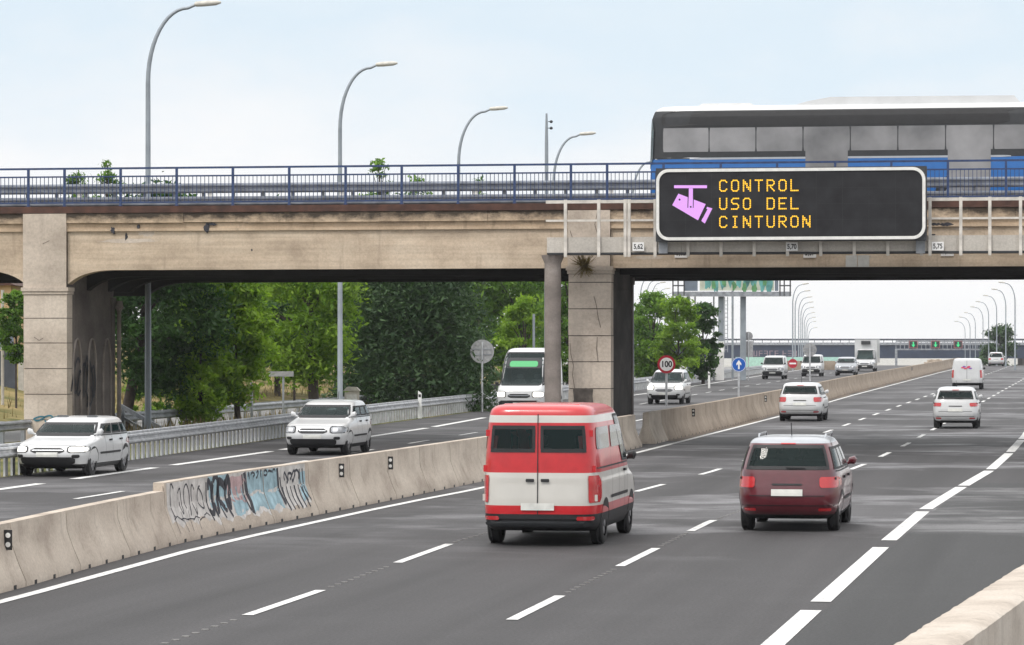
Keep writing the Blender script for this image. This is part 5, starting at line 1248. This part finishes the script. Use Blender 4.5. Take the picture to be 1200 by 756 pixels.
for i, (px, D, h, rad, mm) in enumerate(((195,165,9.6,3.4,'leaf_dark'),(255,175,9.8,3.6,'leaf_mid'),(325,180,10,3.7,'leaf_dark'),(395,185,10,3.6,'leaf_mid'),(440,200,11,3.7,'leaf_dark'),(535,205,11,3.7,'leaf_mid'),(575,225,11,3.5,'leaf_mid'),(640,240,11.5,3.6,'leaf_mid'))):
    tree('background_tree', blabs[i], px, D, h, (0,1.9,rad), mm, group=GB, leaves=15000, seed=20+i, size=.30, trunk_r=.18)
tree('background_tree', 'tree over the tan house wall left of the pier', 8, 185, 10, (0,3.4,3.2), 'leaf_conifer', group=GB, leaves=12000, seed=30, size=.25)
tree('leafy_bush', 'leafy bush hugging the left side of the left pier', 19, 139, 5.2, (0,2.3,.8), 'leaf_mid', 'bush', leaves=9000, seed=31, size=.16, trunk_r=.05)
tree('leafy_bush', 'green bush among dry grass right of the dark trunk', 172, 128, 3.1, (0,.2,.95), 'leaf_bright', 'bush', leaves=5000, seed=32, size=.15, trunk_r=.05)
tree('leafy_bush', 'dark bush under the pointed bright tree', 215, 142, 4.2, (0,.1,1.9), 'leaf_dark', 'bush', leaves=6000, seed=33, size=.2, trunk_r=.06)
for i, (px, D, h, rad, mm, lab) in enumerate(((345,168,5.2,2.0,'leaf_dark','dark bush left of the thick trunk'),(262,166,5.2,2.2,'leaf_dark','dark bush behind the pointed bright tree'),(545,172,3.6,1.8,'leaf_conifer','dark bush at the right foot of the conifer'),(432,152,4.5,1.6,'leaf_conifer','dark bush at the left foot of the conifer'))):
    tree('leafy_bush', lab, px, D, h, (0,.05 if px > 400 else 1.6,rad), mm, 'bush', leaves=8000, seed=80+i, size=.2, trunk_r=.06)
for i, (px, D, h, zl, rad, mm, lab) in enumerate(((765,236,6.4,.4,2.1,'leaf_mid','leafy tree right of the dark pier side'),(795,232,6.0,.4,2.0,'leaf_bright','leafy tree behind the speed limit sign'),(824,240,5.7,.5,1.4,'leaf_dark','darker rounded tree under the left half of the billboard'),(750,250,5.6,.5,1.9,'leaf_mid','leafy tree half hidden by the dark pier side'))):
    tree('roadside_tree', lab, px, D, h, (0,zl,rad), mm, group='trees beyond the bridge', leaves=12000, seed=40+i, size=.23, trunk_r=.12)
tree('poplar', 'dark green tree standing alone at the far right of the crest', 1172, 470, 7.4, (0,-2.0,3.1), 'leaf_conifer', leaves=16000, seed=50, size=.36, base_z=-2.6, trunk_r=.25)
for i, (px, top, rad, D) in enumerate(((90,206,.9,215),(126,191,.75,200),(445,186,.7,205),(490,211,.85,215),(560,211,.7,220))):
    h = at(px, top, D).z
    tree('tall_tree', ('tip of a small tree above the railing at the far left','airy tree tip above the railing left of the tallest lamp','pointed tree tip above the railing right of the second lamp','broad low tree top above the railing left of the third lamp','faint tree top above the railing right of the third lamp')[i], px, D, h, (0,h-3.2,rad), 'leaf_mid', group='tall tree tips above the bridge railing', leaves=1300 if rad < 1.2 else 900, seed=60+i, size=.2, shape='slender', trunk_r=.12)
# dry grass tufts on the verge
rr = random.Random(77); q = MB(); tone = []
for k in range(9000):
    if rr.random() < .5: y = rr.uniform(100,200); x = rr.uniform(-31.5,-26.8 - (y-100)*.01); z0 = 0
    else: y = rr.uniform(90,230); d = rr.uniform(0,12); x = -42-d; z0 = interp([(0,0),(4,.5),(8,1.4),(13,2.3)], d)-.05
    h = rr.uniform(.15,.6); a = rr.uniform(0,PI); c_ = Vector((math.cos(a),math.sin(a),0))*rr.uniform(.02,.05); l = Vector((rr.gauss(0,.1),rr.gauss(0,.1),h)); p = Vector((x,y,z0))
    q.add([p-c_, p+c_, p+l], [(0,1,2)]); tone.append(rr.random())
tag(q.build('dry_grass', 'leaf_dry', tone=tone), 'dry straw coloured grass on the verge and bank', 'grass', kind='stuff')

# ------------------------------------------------------------------ billboard beyond the bridge
DB = 262
bb = thing('billboard', 'large billboard with walkway on grey legs seen under the bridge', 'billboard', (0,0,0))
def P(px, py, D=DB): return at(px, py, D)
c = P(857, 340); bb.location = (c.x, c.y, 0); bb.rotation_euler = (0,0,TH)
k = DB/F; X = lambda px: (px-857)*k; Z = lambda py: CAMH + (YH-py)*k
box_part('picture_panel', 'billboard_cream', bb, X(820), X(907), -.12, .12, Z(340.6), 10.6)
q = MB(); rb2 = random.Random(9)
for i in range(9):
    cx = lerp(X(829), X(902), i/8); q.prism(blotch(cx, Z(338)+.5+rb2.uniform(-.2,.5), .34, .95, 0, rb2, 14), -.135-.002*i, -.122)
q.build('picture_figures', 'billboard_teal', bb)
q = MB()
for i in range(6):
    cx = lerp(X(836), X(896), i/5); q.prism(blotch(cx, Z(338)+rb2.uniform(-.1,.7), .22, .45, 0, rb2, 12), -.165-.002*i, -.156)
q.build('picture_foliage', 'billboard_green', bb)
box_part('side_panel', 'blue_panel', bb, X(802), X(817.5), -.14, .10, Z(341), 10.4)
box_part('side_panel', 'blue_panel', bb, X(908), X(912), -.14, .10, Z(341), 10.4)
q = MB(); q.box(X(787.5), X(926), -.9, -.14, Z(347.5), Z(342)); q.build('walkway', 'galvanised_dull', bb)
q = MB()
for px in (788,794,801,913,918,925): q.box(X(px)-.05, X(px)+.05, -.9, -.82, Z(347), Z(318))
for py in (335,323): q.box(X(788), X(802), -.88, -.83, Z(py)-.05, Z(py)+.05); q.box(X(912), X(926), -.88, -.83, Z(py)-.05, Z(py)+.05)
q.build('walkway_rail', 'dark_metal', bb)
for px, w_ in ((806.5,1.9),(845,3.2),(870.8,3.2)):
    box_part('leg', 'pole_grey', bb, X(px-w_), X(px+w_), -.25, .25, 0, Z(347.6))
for px in (814.5,836.5): box_part('strut', 'galvanised_dull', bb, X(px-.8), X(px+.8), -.1, .1, 0, Z(347.6))
q = MB()
for px in (848.8,852.2): q.box(X(px)-.03, X(px)+.03, -.5, -.42, 2.2, Z(348))
z = 2.4
while z < Z(348): q.box(X(848.8), X(852.2), -.48, -.44, z-.02, z+.02); z += .32
q.build('ladder', 'galvanised_dull', bb)
box_part('base_block', 'pale_wall', bb, X(837.5), X(848), -.6, -.26, 0, Z(412)); box_part('base_sleeve', 'white_plastic', bb, X(842), X(848.3), -.35, -.26, Z(412), Z(400))
b = at(858.5, 398, 275); b.z = 0; q = MB(); q.tube([b, (b.x,b.y,at(858,320,275).z)], .09, 8); tag(q.build('bare_pole', 'pole_grey'), 'thin grey pole between the two thick billboard legs', 'pole')
# mint hoarding and low wall near the crest
c0, c1 = at(862, 398, 372), at(1003, 398, 372)
q = MB(); q.box(0, (c1-c0).length, -.1, .1, -.2, CAMH+(YH-418.5)*372/F); o = q.build('site_hoarding', 'mint_board'); o.location = (c0.x, c0.y, 0); o.rotation_euler = (0,0,TH); tag(o, 'pale mint green hoarding behind the oncoming vans', 'fence')
q = MB(); q.box(0, (c1-c0).length*.62, -.1, .1, -.2, .95); o = q.build('low_wall', 'old_barrier_concrete'); c = at(905, 398, 352); o.location = (c.x, c.y, 0); o.rotation_euler = (0,0,TH); tag(o, 'low brown grey wall under the mint hoarding', 'wall')

# ------------------------------------------------------------------ far bridge, lane signal gantry, rubble
DF = 690; kf = DF/F
c = at(950, 398, DF); fb = thing('far_bridge', 'long dark blue road bridge closing the far end of the motorway', 'bridge', (c.x, c.y, 0), TH)
XF = lambda px: (px-950)*kf; ZF = lambda py: CAMH + (YH-py)*kf
box_part('girder', 'far_bridge_blue', fb, XF(700), XF(1300), 0, 9, ZF(420), ZF(404.5))
box_part('deck_edge', 'galvanised_dull', fb, XF(700), XF(1300), -.4, 9.4, ZF(404.4), ZF(401.5))
q = MB(); q.box(XF(700), XF(1300), -.3, -.1, ZF(399), ZF(397)); 
for i in range(60): x = lerp(XF(700), XF(1300), i/59); q.box(x-.06, x+.06, -.3, -.2, ZF(402), ZF(397))
q.build('railing', 'slate_panel', fb)
for px in (880, 1205): box_part('pier', 'pier_side_concrete', fb, XF(px)-1, XF(px)+1, 1, 8, -8, ZF(420))
q = MB(); rl = random.Random(6); px = 883
while px < 932:
    x0_, x1_ = XF(px), XF(px+4.4)
    for seg_ in rl.sample(range(5), 3):
        a = {0:(x0_,x0_+.2,ZF(417.5),ZF(411)),1:(x1_-.2,x1_,ZF(417.5),ZF(411)),2:(x0_,x1_,ZF(411.8),ZF(411)),3:(x0_,x1_,ZF(414.6),ZF(413.8)),4:(x0_,x1_,ZF(417.5),ZF(416.7))}[seg_]; q.box(a[0],a[1],-.05-.004*seg_,-.003,a[2],a[3])
    px += 6.2 + (3 if 905 < px < 912 else 0)
q.build('graffiti', 'faded_lettering', fb)
DG = 520; kg = DG/F; c = at(1050, 398, DG); lg = thing('lane_gantry', 'pale gantry with three green lane arrows before the far bridge', 'gantry', (c.x, c.y, 0), TH)
XG = lambda px: (px-1050)*kg; ZG = lambda py: CAMH + (YH-py)*kg
q = MB()
for py in (400, 409.5): q.box(XG(1050), XG(1170), -.1, .1, ZG(py)-.12, ZG(py)+.12)
for i in range(25): x = lerp(XG(1050), XG(1170), i/24); q.box(x-.05, x+.05, -.08, .08, ZG(409.5), ZG(400))
q.build('truss', 'galvanised_dull', lg)
box_part('leg', 'galvanised_dull', lg, XG(1049), XG(1051.5), -.2, .2, -4.3, ZG(409))
box_part('leg', 'galvanised_dull', lg, XG(1168.5), XG(1171), -.2, .2, -4.3, ZG(409))
for px in (1070, 1096, 1122.5):
    q = MB(); q.box(XG(px-5), XG(px+5), -.35, -.12, ZG(408), ZG(399.4)); o = q.build('lane_signal', 'dark_metal', lg)
    q = MB(); q.box(XG(px-5), XG(px+5), -.36, -.35, ZG(408), ZG(407.3)); q.box(XG(px-5), XG(px+5), -.36, -.35, ZG(400.1), ZG(399.4)); q.box(XG(px-5), XG(px-4.3), -.362, -.351, ZG(407.3), ZG(400.1)); q.box(XG(px+4.3), XG(px+5), -.362, -.351, ZG(407.3), ZG(400.1)); q.build('border', 'led_red', o)
    q = MB(); a, z = XG(px), ZG(403.7); q.prism([(a-.10,z+.40),(a+.10,z+.40),(a+.10,z-.02),(a+.30,z-.02),(a,z-.45),(a-.30,z-.02),(a-.10,z-.02)], -.37, -.352); q.build('arrow', 'led_green', o)
rr = random.Random(12); q = MB(); c = at(1096, 398, 428)
for k in range(70):
    s = rr.uniform(.15,.5); u = rr.gauss(0,1.1); d = rr.gauss(0,.8); z = max(0, 1.3-abs(u)*.7-abs(d)*.4)*rr.random()
    p = c + Vector((u, d, 0)); p.z = gz(p.y) + z
    pts = [Vector((x*s*rr.uniform(.5,.8), y*s*rr.uniform(.5,.8), w_*s*rr.uniform(.4,.7))) + p for x in (-1,1) for y in (-1,1) for w_ in (-1,1)]
    q.add(pts, [(0,1,3,2),(4,6,7,5),(0,4,5,1),(2,3,7,6),(0,2,6,4),(1,5,7,3)])
tag(q.build('rubble', 'rubble_stone'), 'heap of brown rubble at the far end of the median barrier', 'rubble', kind='stuff')

# ------------------------------------------------------------------ pale air
m, t, b = mat('air'); t.nodes.remove(b)
pv = N(t, 'ShaderNodeVolumePrincipled'); pv.inputs['Color'].default_value = (.94, .96, 1, 1); pv.inputs['Density'].default_value = .00013; pv.inputs['Anisotropy'].default_value = .2
t.links.new(pv.outputs[0], t.nodes['Material Output'].inputs['Volume'])
q = MB(); q.box(-2600, 2600, -320, 2600, -8.5, 24); tag(q.build('haze', 'air'), 'thin pale air fading the far bridge and lamps', kind='stuff')
